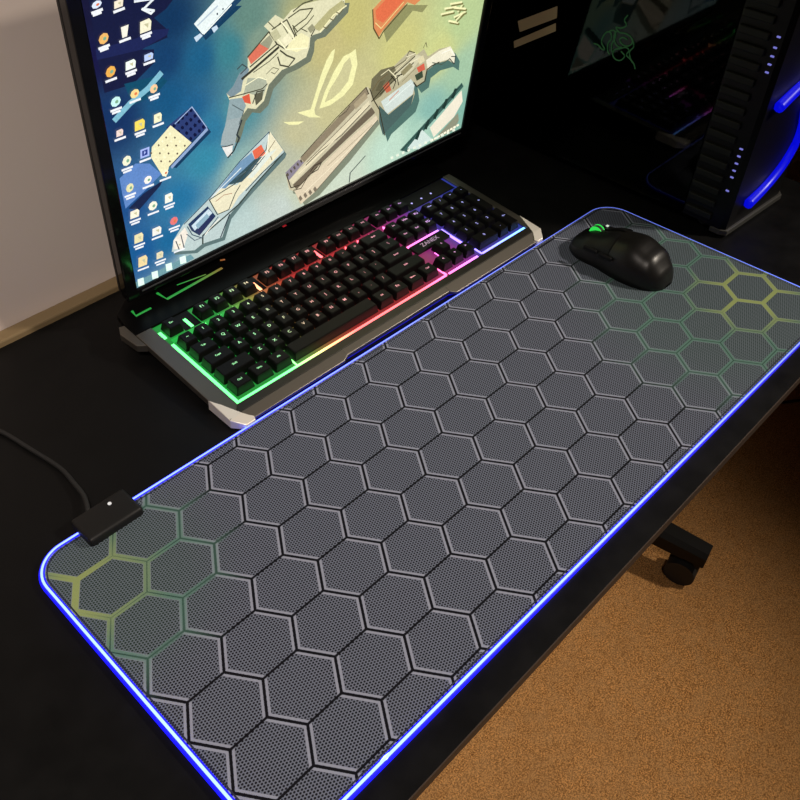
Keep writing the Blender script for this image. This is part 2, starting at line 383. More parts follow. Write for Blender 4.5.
# picture on the display, in tenths of a millimetre across and up the screen: (colour, line width or 0, points)
ART=[('151a3c',0,[67,2950,496,2835,801,2753,707,2681,590,2640,687,2524,691,2445,431,2421,553,2383,536,2269,318,2152,55,2163,52,2427]),('1c2452',0,[44,2454,445,2417,694,2470,714,2515,576,2543,392,2523,48,2541]),('0f4a66',0,[238,2180,578,2146,642,2069,495,1978,288,1968]),('7db8cc',28,[103,1894,263,1991,448,2065,586,2157]),('e8eef0',10,[440,2815,612,2792,508,2736,598,2699,568,2683,495,2740]),('5f86c4',0,[45,1322,219,1406,357,1347,461,1186,253,1077,48,984,43,1140]),('1a2547',0,[77,970,250,1061,468,1115,428,1065,178,904]),('12385a',0,[893,1685,1033,1410,624,1182,533,1238]),('2b3c70',0,[851,1746,991,1475,797,1391,570,1639]),('8fa6cc',0,[564,1225,991,1475,1005,1445,576,1194]),('0a1238',0,[821,1719,837,1735,857,1715,854,1695,833,1694]),('0a1238',0,[774,1697,790,1713,810,1693,806,1673,785,1672]),('0a1238',0,[727,1675,743,1691,763,1671,759,1651,738,1650]),('0a1238',0,[680,1653,696,1669,716,1649,712,1629,691,1627]),('0a1238',0,[633,1631,649,1647,669,1627,665,1607,644,1606]),('0a1238',0,[858,1649,875,1664,895,1644,892,1624,870,1622]),('0a1238',0,[811,1626,827,1642,848,1622,844,1601,823,1600]),('0a1238',0,[763,1604,780,1620,800,1600,796,1579,775,1578]),('0a1238',0,[716,1582,732,1598,752,1577,748,1557,727,1556]),('0a1238',0,[669,1560,685,1576,705,1555,701,1535,680,1534]),('0a1238',0,[897,1577,913,1592,934,1572,930,1551,909,1550]),('0a1238',0,[849,1554,865,1570,886,1549,882,1529,860,1527]),('0a1238',0,[801,1532,817,1548,837,1527,834,1506,812,1505]),('0a1238',0,[753,1510,769,1525,789,1505,785,1484,764,1483]),('0a1238',0,[705,1487,721,1503,741,1482,737,1462,716,1460]),('0a1238',0,[935,1503,952,1519,973,1498,970,1477,948,1476]),('0a1238',0,[887,1481,903,1496,924,1475,921,1454,899,1453]),('0a1238',0,[838,1458,855,1474,876,1453,872,1432,850,1431]),('0a1238',0,[790,1436,806,1452,827,1430,823,1409,802,1408]),('0a1238',0,[742,1413,758,1429,779,1408,775,1387,753,1386]),('9fb4d8',5,[664,1641,854,1742,991,1475]),('efe9bc',0,[617,1644,812,1384,548,1232,503,1134,461,1186,380,1402,403,1504]),('fff6cf',0,[589,1570,601,1579,611,1561,598,1552]),('6a5a48',0,[546,1546,559,1555,569,1537,555,1528]),('fff6cf',0,[504,1522,516,1531,526,1513,513,1505]),('6a5a48',0,[462,1498,474,1508,484,1489,470,1481]),('fff6cf',0,[419,1475,431,1484,441,1466,428,1457]),('6a5a48',0,[377,1451,389,1460,399,1442,385,1433]),('6a5a48',0,[634,1509,646,1519,656,1500,643,1492]),('fff6cf',0,[591,1486,603,1495,613,1476,600,1468]),('6a5a48',0,[548,1462,560,1471,571,1452,557,1444]),('fff6cf',0,[505,1438,517,1447,528,1428,514,1420]),('6a5a48',0,[462,1414,475,1423,485,1404,471,1396]),('fff6cf',0,[420,1390,432,1399,442,1381,428,1372]),('fff6cf',0,[679,1448,692,1458,702,1439,688,1430]),('6a5a48',0,[636,1424,648,1433,659,1415,645,1406]),('fff6cf',0,[593,1400,605,1409,616,1390,602,1382]),('6a5a48',0,[549,1376,562,1385,572,1366,558,1358]),('fff6cf',0,[506,1352,519,1361,529,1342,515,1333]),('6a5a48',0,[463,1328,475,1337,486,1318,472,1309]),('6a5a48',0,[725,1386,738,1395,749,1376,735,1367]),('fff6cf',0,[682,1361,694,1371,705,1352,691,1343]),('6a5a48',0,[638,1337,651,1347,661,1327,647,1319]),('fff6cf',0,[595,1313,607,1322,618,1303,604,1294]),('6a5a48',0,[551,1289,563,1298,574,1279,560,1270]),('123a5a',0,[978,2430,1218,2568,1448,2505,1055,2312]),('e6f0ee',0,[953,2487,1192,2634,1380,2583,1029,2371]),('1c3f60',0,[1029,2371,1380,2583,1458,2563,1038,2335]),('c8dcec',0,[940,2370,1005,2389,1028,2360,961,2324]),('c8dcec',0,[1121,2399,1174,2412,1190,2379,1143,2351]),('24364a',0,[1182,2513,1197,2515,1196,2495,1183,2497]),('24364a',0,[1241,2537,1258,2539,1257,2524,1244,2525]),('6d7564',0,[1279,1681,1355,1729,1435,1834,1529,1868,1533,1964,1780,2139,1726,2202,1857,2271,1950,2198,2045,2263,2218,2276,2376,2264,2705,2190,2691,2098,2410,1934,2307,1940,2277,1925,2270,1827,2231,1738,2069,1706,1929,1701,1770,1601,1707,1448,1607,1396,1511,1441,1430,1374,1386,1264,1342,1171,1192,1232,1237,1341,1310,1594]),('ddd9b4',0,[1231,1742,1308,1789,1387,1893,1480,1926,1485,2021,1729,2195,1676,2256,1806,2324,1898,2253,1992,2318,2163,2331,2318,2319,2643,2248,2629,2157,2350,1995,2249,2000,2219,1985,2211,1889,2173,1801,2013,1768,1874,1763,1716,1664,1654,1514,1554,1462,1460,1506,1380,1439,1336,1331,1292,1240,1144,1299,1189,1406,1262,1655]),('7d9098',0,[1231,1742,1308,1789,1387,1893,1480,1926,1497,1888,1418,1800,1395,1709,1282,1682]),('8fa3a6',0,[1263,1672,1410,1636,1442,1538,1359,1411,1292,1240,1144,1299,1189,1406]),('aab09a',0,[1475,1814,1680,1745,1697,1671,1636,1555,1468,1666,1411,1653]),('d9725a',0,[1485,2021,1616,2105,1727,2118,1725,2024,1517,1938]),('9a9a80',0,[1625,2102,1738,2154,1773,2088,1725,2024]),('d85a40',0,[1401,1648,1486,1651,1500,1535,1426,1579]),('5a5a48',0,[1542,1623,1647,1620,1635,1538,1556,1497]),('39382c',14,[1411,1828,1533,1876,1838,2005]),('4a4938',8,[1485,2021,1729,2187,1820,2042,1507,1917]),('4a4938',7,[1820,2042,1915,1965,2031,2058,1935,2242,1766,2199]),('4a4938',8,[1827,1911,1855,1820,1953,1771,2032,1829,1934,1893,1857,1967]),('55543e',7,[1954,2252,2087,2291,2242,2264,2165,2192,2011,2143,2050,2052]),('55543e',7,[2011,2297,2124,2342,2240,2341]),('4a4938',7,[2229,1998,2326,2115,2445,2144,2624,2221]),('efe9b8',0,[1973,2027,2109,2066,2209,1988,2191,1895,2052,1889,1934,1959]),('b5b07f',0,[2247,2073,2443,2192,2603,2243,2648,2183,2448,2079,2329,2017]),('4a4938',6,[1255,1691,1468,1666,1639,1649,1697,1679]),('3e4a4c',6,[1230,1461,1283,1405,1260,1343]),('9dabac',0,[1218,1468,1386,1439,1319,1268,1283,1154,1125,1228,1152,1334]),('e8e6e0',0,[1134,1215,1264,1171,1248,1065,1190,1071]),('303a3c',10,[1384,1405,1319,1268,1345,1221,1270,1103,1199,1057]),('303a3c',6,[1133,1206,1198,1188,1265,1180]),('5d7474',0,[1742,1113,1927,794,1906,753,1494,513,1343,415,1190,296,1090,60,844,100,740,67,476,188,512,321,644,464,993,644,1369,912,1555,1008]),('bccdcb',0,[1710,1160,1893,844,1871,804,1463,565,1312,468,1160,350,1060,116,817,155,713,121,451,241,487,372,619,514,966,693,1340,959,1525,1055]),('e9e2c2',0,[1710,1160,1883,859,1296,538,1207,434,1043,429,942,643,1128,758,1284,687,1599,849,1685,950]),('7396b4',0,[1339,950,1482,996,1519,903,1145,711,1068,746]),('37525c',0,[1662,891,1519,903,1167,741,1346,700,1556,808]),('e2694c',0,[1493,1011,1605,1041,1663,901,1519,903]),('23395c',0,[673,487,918,594,1003,427,789,279,702,388]),('c9dce6',0,[708,448,925,560,968,487,739,369]),('27335a',0,[760,380,947,476,982,417,801,294]),('efe6d8',0,[487,372,633,466,660,367,584,213,473,261]),('2e4a60',6,[628,509,966,693,1340,959,1710,1150]),('3a4640',10,[1872,814,1463,565,1311,447,1120,369,827,259,817,155]),('3a4640',6,[1710,1141,1664,959,1266,716,944,663,1024,438,1166,432,1258,597,1324,669]),('303c48',8,[1171,366,1040,126]),('4a5a6a',5,[642,376,726,247,825,238]),('a06b50',4,[1018,607,1120,641,1219,616]),('efecae',0,[2069,1230,2241,1205,2288,1321,2366,1544,2434,1684,2503,1761,2540,1770,2521,1656,2441,1519,2349,1342,2292,1180,2306,1119,2384,1057,2231,1115]),('efecae',0,[1888,1191,2008,1149,2156,1097,2082,1088,1960,1131]),('efecae',0,[2360,1170,2424,1337,2540,1527,2658,1652,2758,1661,2820,1682,2860,1505,2812,1287,2687,1200,2508,1155]),('c9c493',0,[2429,1216,2475,1319,2569,1455,2663,1569,2749,1613,2782,1510,2742,1354,2644,1270,2531,1223]),('efecae',0,[2426,1293,2519,1451,2686,1603,2641,1514,2547,1400]),('7f8672',0,[1964,493,2170,598,3100,1120,3185,977,3331,686,2835,314,2399,41,2180,2,2096,182,2016,245]),('c6bea0',0,[1908,567,2112,670,3034,1188,3116,1047,3259,761,2767,394,2335,123,2119,41,2037,261,1959,322]),('8d8068',0,[2112,670,3007,1187,3057,1091,2165,588]),('ddd3b2',0,[1959,447,2217,578,3065,1008,3085,944,2349,570,2011,374]),('6c6150',0,[2011,361,2377,534,3116,909,3182,814,2832,663,2326,433,2063,274]),('dccdb0',0,[2037,261,2807,624,3215,778,3263,724,2767,394,2335,123,2133,48]),('8b8390',0,[1908,567,2086,657,2165,588,1959,447]),('40392c',7,[1921,537,1985,335,2116,313,2353,446]),('40392c',6,[2125,677,2570,952,3007,1187,3057,1091]),('4a4234',6,[2191,540,2373,632,2691,719,3085,944]),('5a5040',5,[2335,123,2713,366,3250,717]),('5a5248',0,[1921,542,1939,558,1959,515,1944,502]),('5a5248',0,[1967,565,1984,581,2005,539,1990,526]),('5a5248',0,[2012,588,2030,605,2051,562,2036,549]),('5a5248',0,[2058,612,2076,628,2097,586,2082,573]),('5a5248',0,[2104,635,2122,652,2143,609,2128,596]),('7d7260',0,[2091,146,2118,172,2151,110,2119,88]),('7d7260',0,[2161,155,2187,181,2221,119,2189,97]),('7d7260',0,[2231,164,2257,190,2292,128,2259,106]),('7d7260',0,[2301,172,2328,199,2363,137,2330,115]),('4f7068',0,[3158,1043,3160,1156,3291,1222,3490,1200,3703,1308,3834,1221,3947,1253,4028,1136,4203,1171,4395,1145,4504,1005,4516,882,4401,967,4177,994,4032,949,4022,833,3905,802,3828,901,3889,711,3849,577,3476,419,3426,337,3323,579,3196,821]),('b8b190',0,[3078,1151,3081,1260,3210,1326,3406,1305,3616,1412,3744,1328,3854,1359,3933,1246,4106,1281,4293,1257,4400,1120,4410,1000,4299,1083,4078,1108,3936,1063,3925,950,3810,919,3735,1015,3794,829,3754,699,3387,542,3337,462,3238,697,3114,933]),('6f6a50',0,[3078,1151,3081,1260,3210,1326,3406,1305,3480,1170,3247,1000,3138,971]),('cfc9a8',0,[3421,1189,3744,1328,3840,1276,3712,1160,3493,1075]),('c5654a',0,[3262,1109,3342,1149,3401,1015,3331,1005]),('cfdad2',0,[3255,928,3700,1050,3774,955,3762,841,3365,722]),('4a625e',0,[3231,890,3395,710,3778,835,3754,699,3337,462,3255,666]),('ece6cc',0,[3910,1208,4110,1257,4293,1257,4400,1120,4410,1000,4296,1095,4076,1120,3963,1077]),('d0604a',0,[3770,1163,3885,1182,3915,1093,3811,1093]),('3c4a38',0,[3755,1077,3870,1096,3900,1005,3798,993]),('3a3526',8,[3109,981,3265,1085,3447,1203,3717,1315]),('3a3526',7,[3064,1155,3135,994,3236,841,3368,449]),('55503a',6,[3327,1265,3573,1317,3616,1412,3709,1361]),('e8e0b8',6,[3218,1258,3325,1288,3487,1122]),('3d3a2c',9,[3754,985,3810,919,3941,944,3947,1082,4018,1105,4139,1111]),('3d4440',6,[4310,1102,4410,1000,4422,1090,4338,1117]),('6b6648',5,[3837,1376,3871,1431,3897,1368]),('8f8f60',0,[3115,1942,3452,1965,3824,1863,3750,1803,3602,1864,3257,1619]),('d98a58',0,[3016,2037,3146,2115,3724,1960,3621,1919,3503,1980,3186,1773,3127,1709,3049,1833]),('df6f4a',0,[3056,2016,3199,2101,3470,2028,3176,1855,3078,1923]),('5a4a2c',8,[3016,2037,3049,1833,3142,1695,3188,1752,3506,1960]),('efd890',5,[3069,1886,3156,1801,3448,1995]),('7a7848',12,[4076,1674,4273,1650]),('f4f0b8',11,[4054,1697,4250,1673]),('7a7848',12,[4125,1723,4308,1693]),('f4f0b8',11,[4103,1746,4285,1716]),('7a7848',12,[4218,1559,4384,1489]),('f4f0b8',11,[4195,1583,4360,1514]),('7a7848',12,[4304,1577,4482,1591]),('f4f0b8',11,[4280,1601,4459,1615]),('7a7848',12,[4353,1627,4413,1696]),('f4f0b8',11,[4329,1651,4389,1719]),('7a7848',12,[4207,1752,4391,1723]),('f4f0b8',11,[4184,1775,4368,1746]),('7a7848',12,[4279,1690,4474,1626]),('f4f0b8',11,[4256,1714,4451,1649]),('7a7848',12,[4343,1533,4439,1582]),('f4f0b8',11,[4320,1557,4415,1606]),('3d6058',0,[3653,127,4608,692,4656,625,3930,173,3791,43]),('ece4ce',0,[4143,248,4632,583,4689,409,4574,241,4240,76]),('8d907a',0,[4278,47,4635,271,4680,147,4619,35,4184,17]),('cfe0d8',0,[3782,100,4009,273,4209,61,3993,2]),('fff8dc',0,[4194,53,4237,55,4249,23,4207,21]),('fff8dc',0,[4250,58,4292,60,4305,28,4262,26]),('fff8dc',0,[4305,63,4348,65,4361,33,4318,31]),('fff8dc',0,[4361,68,4404,70,4417,38,4374,36]),('fff8dc',0,[4417,73,4460,75,4474,43,4430,41]),('fff8dc',0,[4473,78,4517,80,4530,48,4487,46]),('fff8dc',0,[4530,83,4574,85,4587,53,4543,51]),('fff8dc',0,[4587,88,4631,90,4645,58,4600,56]),('fff8dc',0,[4644,93,4688,95,4702,63,4658,61]),('1e3630',0,[3896,187,3941,300,3992,280,3950,152]),('1e3630',0,[4034,277,4079,389,4130,370,4089,242]),('1e3630',0,[4173,367,4216,479,4268,460,4228,333]),('1e3630',0,[4311,457,4353,568,4406,549,4367,423]),('1e3630',0,[4449,546,4491,657,4544,639,4505,513]),('2a3c36',7,[3686,113,4614,664]),('55605a',9,[2850,20,2855,150,3076,289]),('6f9aa2',0,[0,2,0,85,657,97,698,19]),('e6fff0',0,[29,107,96,96,93,2,25,13]),('e6fff0',0,[191,110,260,98,258,2,189,14]),('e6fff0',0,[358,125,428,113,428,17,357,29]),('e6fff0',0,[526,127,597,116,599,18,526,31]),('e8f0dc',0,[3502,90,3543,94,3557,53,3515,56]),('e8f0dc',0,[3595,87,3636,91,3651,49,3608,53]),('e8f0dc',0,[3689,83,3731,87,3745,46,3703,49]),('e8f0dc',0,[3784,80,3826,84,3841,42,3798,45]),('e8f0dc',0,[3880,76,3922,80,3937,38,3894,41]),('e8f0dc',0,[3976,72,4019,77,4035,34,3991,38]),('e8f0dc',0,[4074,69,4117,73,4133,30,4089,34]),('e8f0dc',0,[4172,65,4216,69,4232,26,4188,30]),('e8f0dc',0,[4272,61,4315,66,4333,22,4287,26]),('e8f0dc',0,[4372,58,4416,62,4434,19,4388,22]),('e8f0dc',0,[4474,54,4518,58,4536,14,4490,18]),('e8f0dc',0,[4576,50,4621,54,4639,10,4593,14]),('dfeaff',0,[163,2885,146,2864,114,2854,85,2860,77,2879,93,2900,125,2911,154,2904]),('e07848',0,[143,2881,137,2874,126,2870,116,2872,113,2879,118,2886,130,2890,140,2888]),('f0f2f6',11,[70,2830,94,2831]),('f0f2f6',11,[101,2832,126,2833]),('f0f2f6',11,[133,2834,157,2835]),('f0f2f6',11,[78,2811,96,2812]),('f0f2f6',11,[101,2812,119,2813]),('f0f2f6',11,[124,2814,142,2815]),('f4e8d0',0,[265,2864,328,2871,341,2855,330,2814,255,2809]),('c8c49c',0,[289,2849,321,2851,313,2827]),('f0f2f6',11,[249,2787,274,2789]),('f0f2f6',11,[281,2789,307,2791]),('f0f2f6',11,[314,2791,339,2793]),('f0b868',0,[171,2614,152,2582,118,2568,90,2579,83,2609,101,2640,135,2654,164,2643]),('7fae8c',0,[151,2610,144,2599,132,2594,122,2598,119,2608,126,2619,138,2624,148,2620]),('f0f2f6',11,[73,2543,98,2544]),('f0f2f6',11,[105,2545,130,2546]),('f0f2f6',11,[138,2546,163,2547]),('f0f2f6',11,[82,2523,100,2524]),('f0f2f6',11,[105,2524,124,2525]),('f0f2f6',11,[129,2525,148,2526]),('f2eedd',0,[285,2655,355,2659,326,2570,284,2568]),('f0f2f6',11,[258,2544,284,2545]),('f0f2f6',11,[292,2546,318,2547]),('f0f2f6',11,[325,2547,351,2548]),('f4efd0',0,[457,2648,540,2657,557,2629,541,2560,442,2555]),('c8c49c',0,[489,2621,530,2623,519,2583]),('f0f2f6',11,[447,2533,474,2534]),('f0f2f6',11,[481,2534,508,2535]),('f0f2f6',11,[516,2536,543,2537]),('f0f2f6',11,[458,2511,477,2512]),('f0f2f6',11,[483,2512,502,2513]),('f0f2f6',11,[508,2514,527,2514]),('f0b050',0,[182,2331,162,2298,127,2284,97,2296,90,2328,110,2361,144,2376,174,2363]),('7fae8c',0,[161,2328,154,2316,141,2311,131,2315,128,2327,135,2338,147,2343,158,2339]),('f0f2f6',11,[80,2258,106,2259]),('f0f2f6',11,[114,2259,140,2260]),('f0f2f6',11,[147,2260,174,2261]),('eef8ee',0,[278,2363,354,2369,369,2347,356,2295,266,2292]),('c8c49c',0,[307,2341,345,2343,335,2313]),('f0f2f6',11,[265,2268,292,2268]),('f0f2f6',11,[299,2269,326,2269]),('f0f2f6',11,[334,2270,361,2270]),('f0f2f6',11,[275,2245,295,2246]),('f0f2f6',11,[300,2246,320,2246]),('f0f2f6',11,[325,2247,345,2247]),('b8ccf4',0,[452,2370,520,2375,535,2358,525,2319,444,2316]),('c8c49c',0,[479,2354,513,2355,505,2332]),('f0f2f6',11,[438,2292,465,2292]),('f0f2f6',11,[473,2293,500,2293]),('f0f2f6',11,[508,2294,536,2294]),('c8f4ee',0,[180,2062,161,2031,125,2017,94,2030,86,2061,105,2092,141,2105,172,2093]),('7fae8c',0,[158,2058,151,2047,139,2043,128,2047,125,2058,132,2069,144,2074,155,2069]),('f0f2f6',11,[76,1991,103,1992]),('f0f2f6',11,[111,1992,138,1992]),('f0f2f6',11,[145,1992,173,1992]),('f0f2f6',11,[86,1968,105,1968]),('f0f2f6',11,[111,1968,131,1968]),('f0f2f6',11,[136,1968,156,1968]),('f4d890',0,[357,2071,340,2043,308,2031,279,2042,271,2070,288,2098,320,2110,349,2099]),('e07848',0,[338,2068,332,2058,321,2054,311,2058,308,2067,314,2077,325,2081,335,2077]),('f0f2f6',11,[258,2005,286,2005]),('f0f2f6',11,[294,2005,321,2006]),('f0f2f6',11,[329,2006,357,2006]),('f6c898',0,[534,2054,519,2025,490,2013,464,2025,457,2053,473,2081,501,2093,527,2082]),('7fae8c',0,[519,2050,513,2040,503,2036,494,2040,492,2050,497,2060,507,2064,516,2060]),('f0f2f6',11,[440,1987,468,1987]),('f0f2f6',11,[476,1987,504,1987]),('f0f2f6',11,[513,1987,541,1988]),('f0f2f6',11,[451,1963,471,1963]),('f0f2f6',11,[477,1963,498,1963]),('f0f2f6',11,[504,1963,525,1963]),('f0d8d0',0,[92,1798,144,1801,154,1783,143,1739,81,1740]),('c8c49c',0,[111,1780,137,1780,129,1755]),('f0f2f6',11,[63,1713,91,1713]),('f0f2f6',11,[99,1713,127,1712]),('f0f2f6',11,[135,1712,162,1712]),('f6dc60',0,[272,1815,352,1820,368,1792,353,1725,258,1726]),('c8c49c',0,[302,1787,342,1787,331,1749]),('f0f2f6',11,[257,1699,285,1699]),('f0f2f6',11,[293,1698,322,1698]),('f0f2f6',11,[330,1698,359,1698]),('f0f2f6',11,[267,1673,288,1673]),('f0f2f6',11,[294,1673,315,1673]),('f0f2f6',11,[321,1672,342,1672]),('f6f0c8',0,[462,1812,525,1816,538,1790,526,1731,450,1731]),('c8c49c',0,[486,1786,517,1786,509,1752]),('f0f2f6',11,[438,1704,467,1703]),('f0f2f6',11,[475,1703,505,1703]),('f0f2f6',11,[513,1703,542,1703]),('f2f0d2',0,[182,1477,163,1442,129,1429,99,1444,92,1479,112,1514,145,1527,175,1512]),('7fae8c',0,[162,1474,155,1462,143,1457,133,1462,131,1475,137,1487,149,1492,160,1486]),('f0f2f6',11,[77,1401,105,1401]),('f0f2f6',11,[114,1400,142,1399]),('f0f2f6',11,[151,1399,179,1398]),('f0f2f6',11,[87,1374,108,1373]),('f0f2f6',11,[114,1373,135,1373]),('f0f2f6',11,[141,1372,162,1372]),('a8b8f0',0,[282,1530,373,1528,360,1439,268,1442]),('2a3c88',0,[297,1512,352,1511,344,1458,289,1459]),('a8b8f0',0,[314,1503,335,1489,309,1468]),('f0f2f6',11,[261,1413,290,1412]),('f0f2f6',11,[299,1412,328,1411]),('f0f2f6',11,[337,1411,366,1410]),('e8e2b0',0,[160,1193,143,1160,112,1148,86,1163,80,1196,97,1228,127,1240,153,1226]),('7fae8c',0,[143,1189,137,1178,127,1174,117,1179,115,1191,121,1202,132,1206,141,1201]),('f0f2f6',11,[58,1120,88,1119]),('f0f2f6',11,[96,1118,126,1117]),('f0f2f6',11,[134,1116,164,1115]),('f0f2f6',11,[69,1091,90,1090]),('f0f2f6',11,[97,1090,118,1088]),('f0f2f6',11,[124,1088,146,1087]),('fbf4ea',0,[350,1196,333,1168,302,1157,275,1170,267,1200,284,1228,314,1239,342,1226]),('7fae8c',0,[333,1193,327,1183,316,1179,306,1184,304,1194,309,1204,320,1208,330,1203]),('f0f2f6',11,[248,1129,278,1127]),('f0f2f6',11,[287,1127,317,1126]),('f0f2f6',11,[326,1125,356,1124]),('f8f0d8',0,[82,937,158,936,173,909,159,849,68,856]),('c8c49c',0,[111,909,148,907,138,873]),('f0f2f6',11,[61,824,91,822]),('f0f2f6',11,[100,821,130,819]),('f0f2f6',11,[139,818,169,816]),('f0f2f6',11,[72,793,94,791]),('f0f2f6',11,[100,791,122,789]),('f0f2f6',11,[129,789,151,787]),('f6f2dc',0,[366,893,347,858,310,846,278,863,269,899,288,933,324,945,357,928]),('7fae8c',0,[344,890,338,878,325,873,314,879,310,892,317,904,330,908,341,902]),('f0f2f6',11,[254,817,285,815]),('f0f2f6',11,[294,814,325,812]),('f0f2f6',11,[334,811,366,809]),('f4f4e4',0,[458,953,528,954,541,923,528,853,445,859]),('c8c49c',0,[484,922,519,919,509,880]),('f0f2f6',11,[432,826,464,824]),('f0f2f6',11,[473,824,505,822]),('f0f2f6',11,[514,821,546,819]),('f0f2f6',11,[445,795,468,793]),('f0f2f6',11,[475,793,498,791]),('f0f2f6',11,[505,791,528,789]),('fbf2d0',0,[526,1194,512,1170,485,1160,461,1172,454,1197,468,1222,494,1231,518,1220]),('e07848',0,[512,1191,508,1182,498,1179,490,1183,487,1192,492,1201,501,1204,510,1200]),('f0f2f6',11,[430,1132,461,1130]),('f0f2f6',11,[470,1130,501,1128]),('f0f2f6',11,[510,1128,541,1126]),('ecdfae',0,[79,656,157,655,171,622,155,550,63,558]),('c8c49c',0,[107,623,146,619,135,578]),('f0f2f6',11,[55,525,86,522]),('f0f2f6',11,[95,521,126,518]),('f0f2f6',11,[135,518,167,515]),('f0f2f6',11,[66,492,89,490]),('f0f2f6',11,[95,489,118,487]),('f0f2f6',11,[125,486,147,484]),('f4f0e6',0,[274,636,354,634,370,605,356,541,261,549]),('c8c49c',0,[305,606,345,603,335,566]),('f0f2f6',11,[254,515,286,513]),('f0f2f6',11,[295,512,327,509]),('f0f2f6',11,[336,508,369,505]),('e87878',0,[560,613,543,581,509,570,479,587,470,620,488,652,521,663,551,647]),('e07848',0,[541,610,535,599,524,595,513,601,510,612,516,624,528,627,538,622]),('f0f2f6',11,[451,540,484,538]),('f0f2f6',11,[493,537,526,534]),('f0f2f6',11,[535,533,568,530]),('f0f2f6',11,[464,507,488,505]),('f0f2f6',11,[495,504,519,502]),('f0f2f6',11,[526,501,550,499]),('f0d8a0',0,[77,372,157,370,172,331,154,245,58,256]),('c8c49c',0,[106,332,146,328,133,279]),('f0f2f6',11,[50,221,82,217]),('f0f2f6',11,[91,216,124,212]),('f0f2f6',11,[133,211,165,208]),('e8dcb8',0,[276,327,338,325,350,299,338,241,265,249]),('c8c49c',0,[299,300,330,297,322,264]),('f0f2f6',11,[245,214,277,211]),('f0f2f6',11,[287,210,320,206]),('f0f2f6',11,[329,205,362,201]),('f0f2f6',11,[257,179,281,176]),('f0f2f6',11,[288,175,312,173]),('f0f2f6',11,[319,172,343,169]),('f8eede',0,[499,333,562,330,576,308,566,259,491,267]),('c8c49c',0,[524,309,555,306,548,279]),('f0f2f6',11,[470,232,504,229]),('f0f2f6',11,[514,228,548,224]),('f0f2f6',11,[557,223,591,219]),('4a4938',5,[1533,1860,1722,1912,1819,1962]),('6a6850',4,[1681,1794,1759,1835,1826,1796,1777,1762,1739,1792]),('fbf6cc',6,[1766,2168,1915,1965,2171,1901]),('57563e',5,[2011,2079,2089,2120,2168,2065]),('57563e',6,[1992,2179,2050,2100,2166,2145,2244,2201]),('f4edba',8,[2329,2017,2486,2133,2648,2183]),('6a6444',5,[2368,2054,2410,2026,2449,2063]),('6a6444',5,[2447,2112,2489,2084,2528,2121]),('6a6444',5,[2526,2153,2569,2125,2608,2162]),('5d5c44',5,[1713,2291,1785,2209,1860,2248,1935,2118]),('fbf6cc',5,[1435,1762,1586,1793,1680,1736]),('596668',5,[1278,1616,1402,1501,1339,1384]),('3f3e30',7,[1510,1548,1562,1650,1648,1637]),('fff8d0',6,[1860,2248,1992,2085,2012,2032]),('3f4a4c',6,[1354,1952,1410,1981,1462,1932,1387,1893]),('f6f2dc',7,[1689,1130,1664,940,1473,804]),('54666c',6,[1411,772,1516,845,1599,849]),('54666c',6,[1270,794,1393,819]),('dfe9ea',7,[966,693,1130,777,1336,883]),('3d5566',6,[653,476,697,348,806,248,1022,418]),('e9f2f2',5,[745,429,931,525]),('3a4a54',6,[505,363,529,242]),('3a4a54',6,[569,414,587,233]),('f4efe0',7,[1040,388,913,323,848,270]),('42504e',7,[1381,582,1594,711,1872,833]),('7a6a50',5,[1769,1032,1685,950,1723,816]),('efe3c0',7,[2088,488,2557,701,3042,959]),('3c352a',7,[2246,443,2298,494,2405,498,2353,421,2260,412]),('6c6150',5,[2191,589,2605,800,2944,972]),('f0e4c6',6,[2171,199,2762,471,3193,715]),('4a4234',6,[2011,298,2116,275,2220,404]),('a89c80',5,[2489,412,2812,549,3138,687]),('4a4234',5,[2622,978,2726,1007,2776,1057]),('2f2c20',7,[3215,1035,3401,1129,3697,1254]),('e0d8b4',6,[3389,1223,3626,1344]),('2f2c20',7,[3413,1034,3445,1114,3362,1209]),('2f2c20',6,[3496,1051,3451,1180,3567,1163]),('8a8262',5,[3550,1078,3739,1173]),('efe6c4',6,[3637,1274,3809,1285]),('4c5a4c',6,[4010,1153,4176,1076,4293,1108]),('f8f4e4',7,[4147,1223,4300,1225,4366,1131]),('e4eee6',7,[3320,858,3708,1001]),('6b5a3a',5,[3095,1122,3168,1208,3301,1252]),('efe6c4',5,[3567,1363,3709,1361]),('d07048',6,[3371,909,3506,978]),('b4c4d0',7,[976,2474,1187,2582]),('f8fff8',6,[1030,2382,1326,2555]),('c2bf98',0,[1729,2179,1804,2203,1859,2109,1783,2085]),('efe9c4',0,[1858,2078,1935,2118,1992,2037,1915,1997]),('9a987a',0,[2167,2097,2226,2127,2267,2068,2208,2037]),('dfe6da',0,[1663,920,1788,927,1469,705,1409,732]),('8fb0c0',0,[747,449,892,524,917,470,770,385]),('a89a7c',0,[2829,1060,2984,1139,3032,1066,2862,980]),('8f8764',0,[3504,1207,3637,1274,3690,1212,3555,1144]),('dcd2aa',0,[3751,1282,3836,1299,3879,1218,3793,1201]),('5f5a42',0,[3138,1107,3197,1199,3280,1192,3210,1082])]
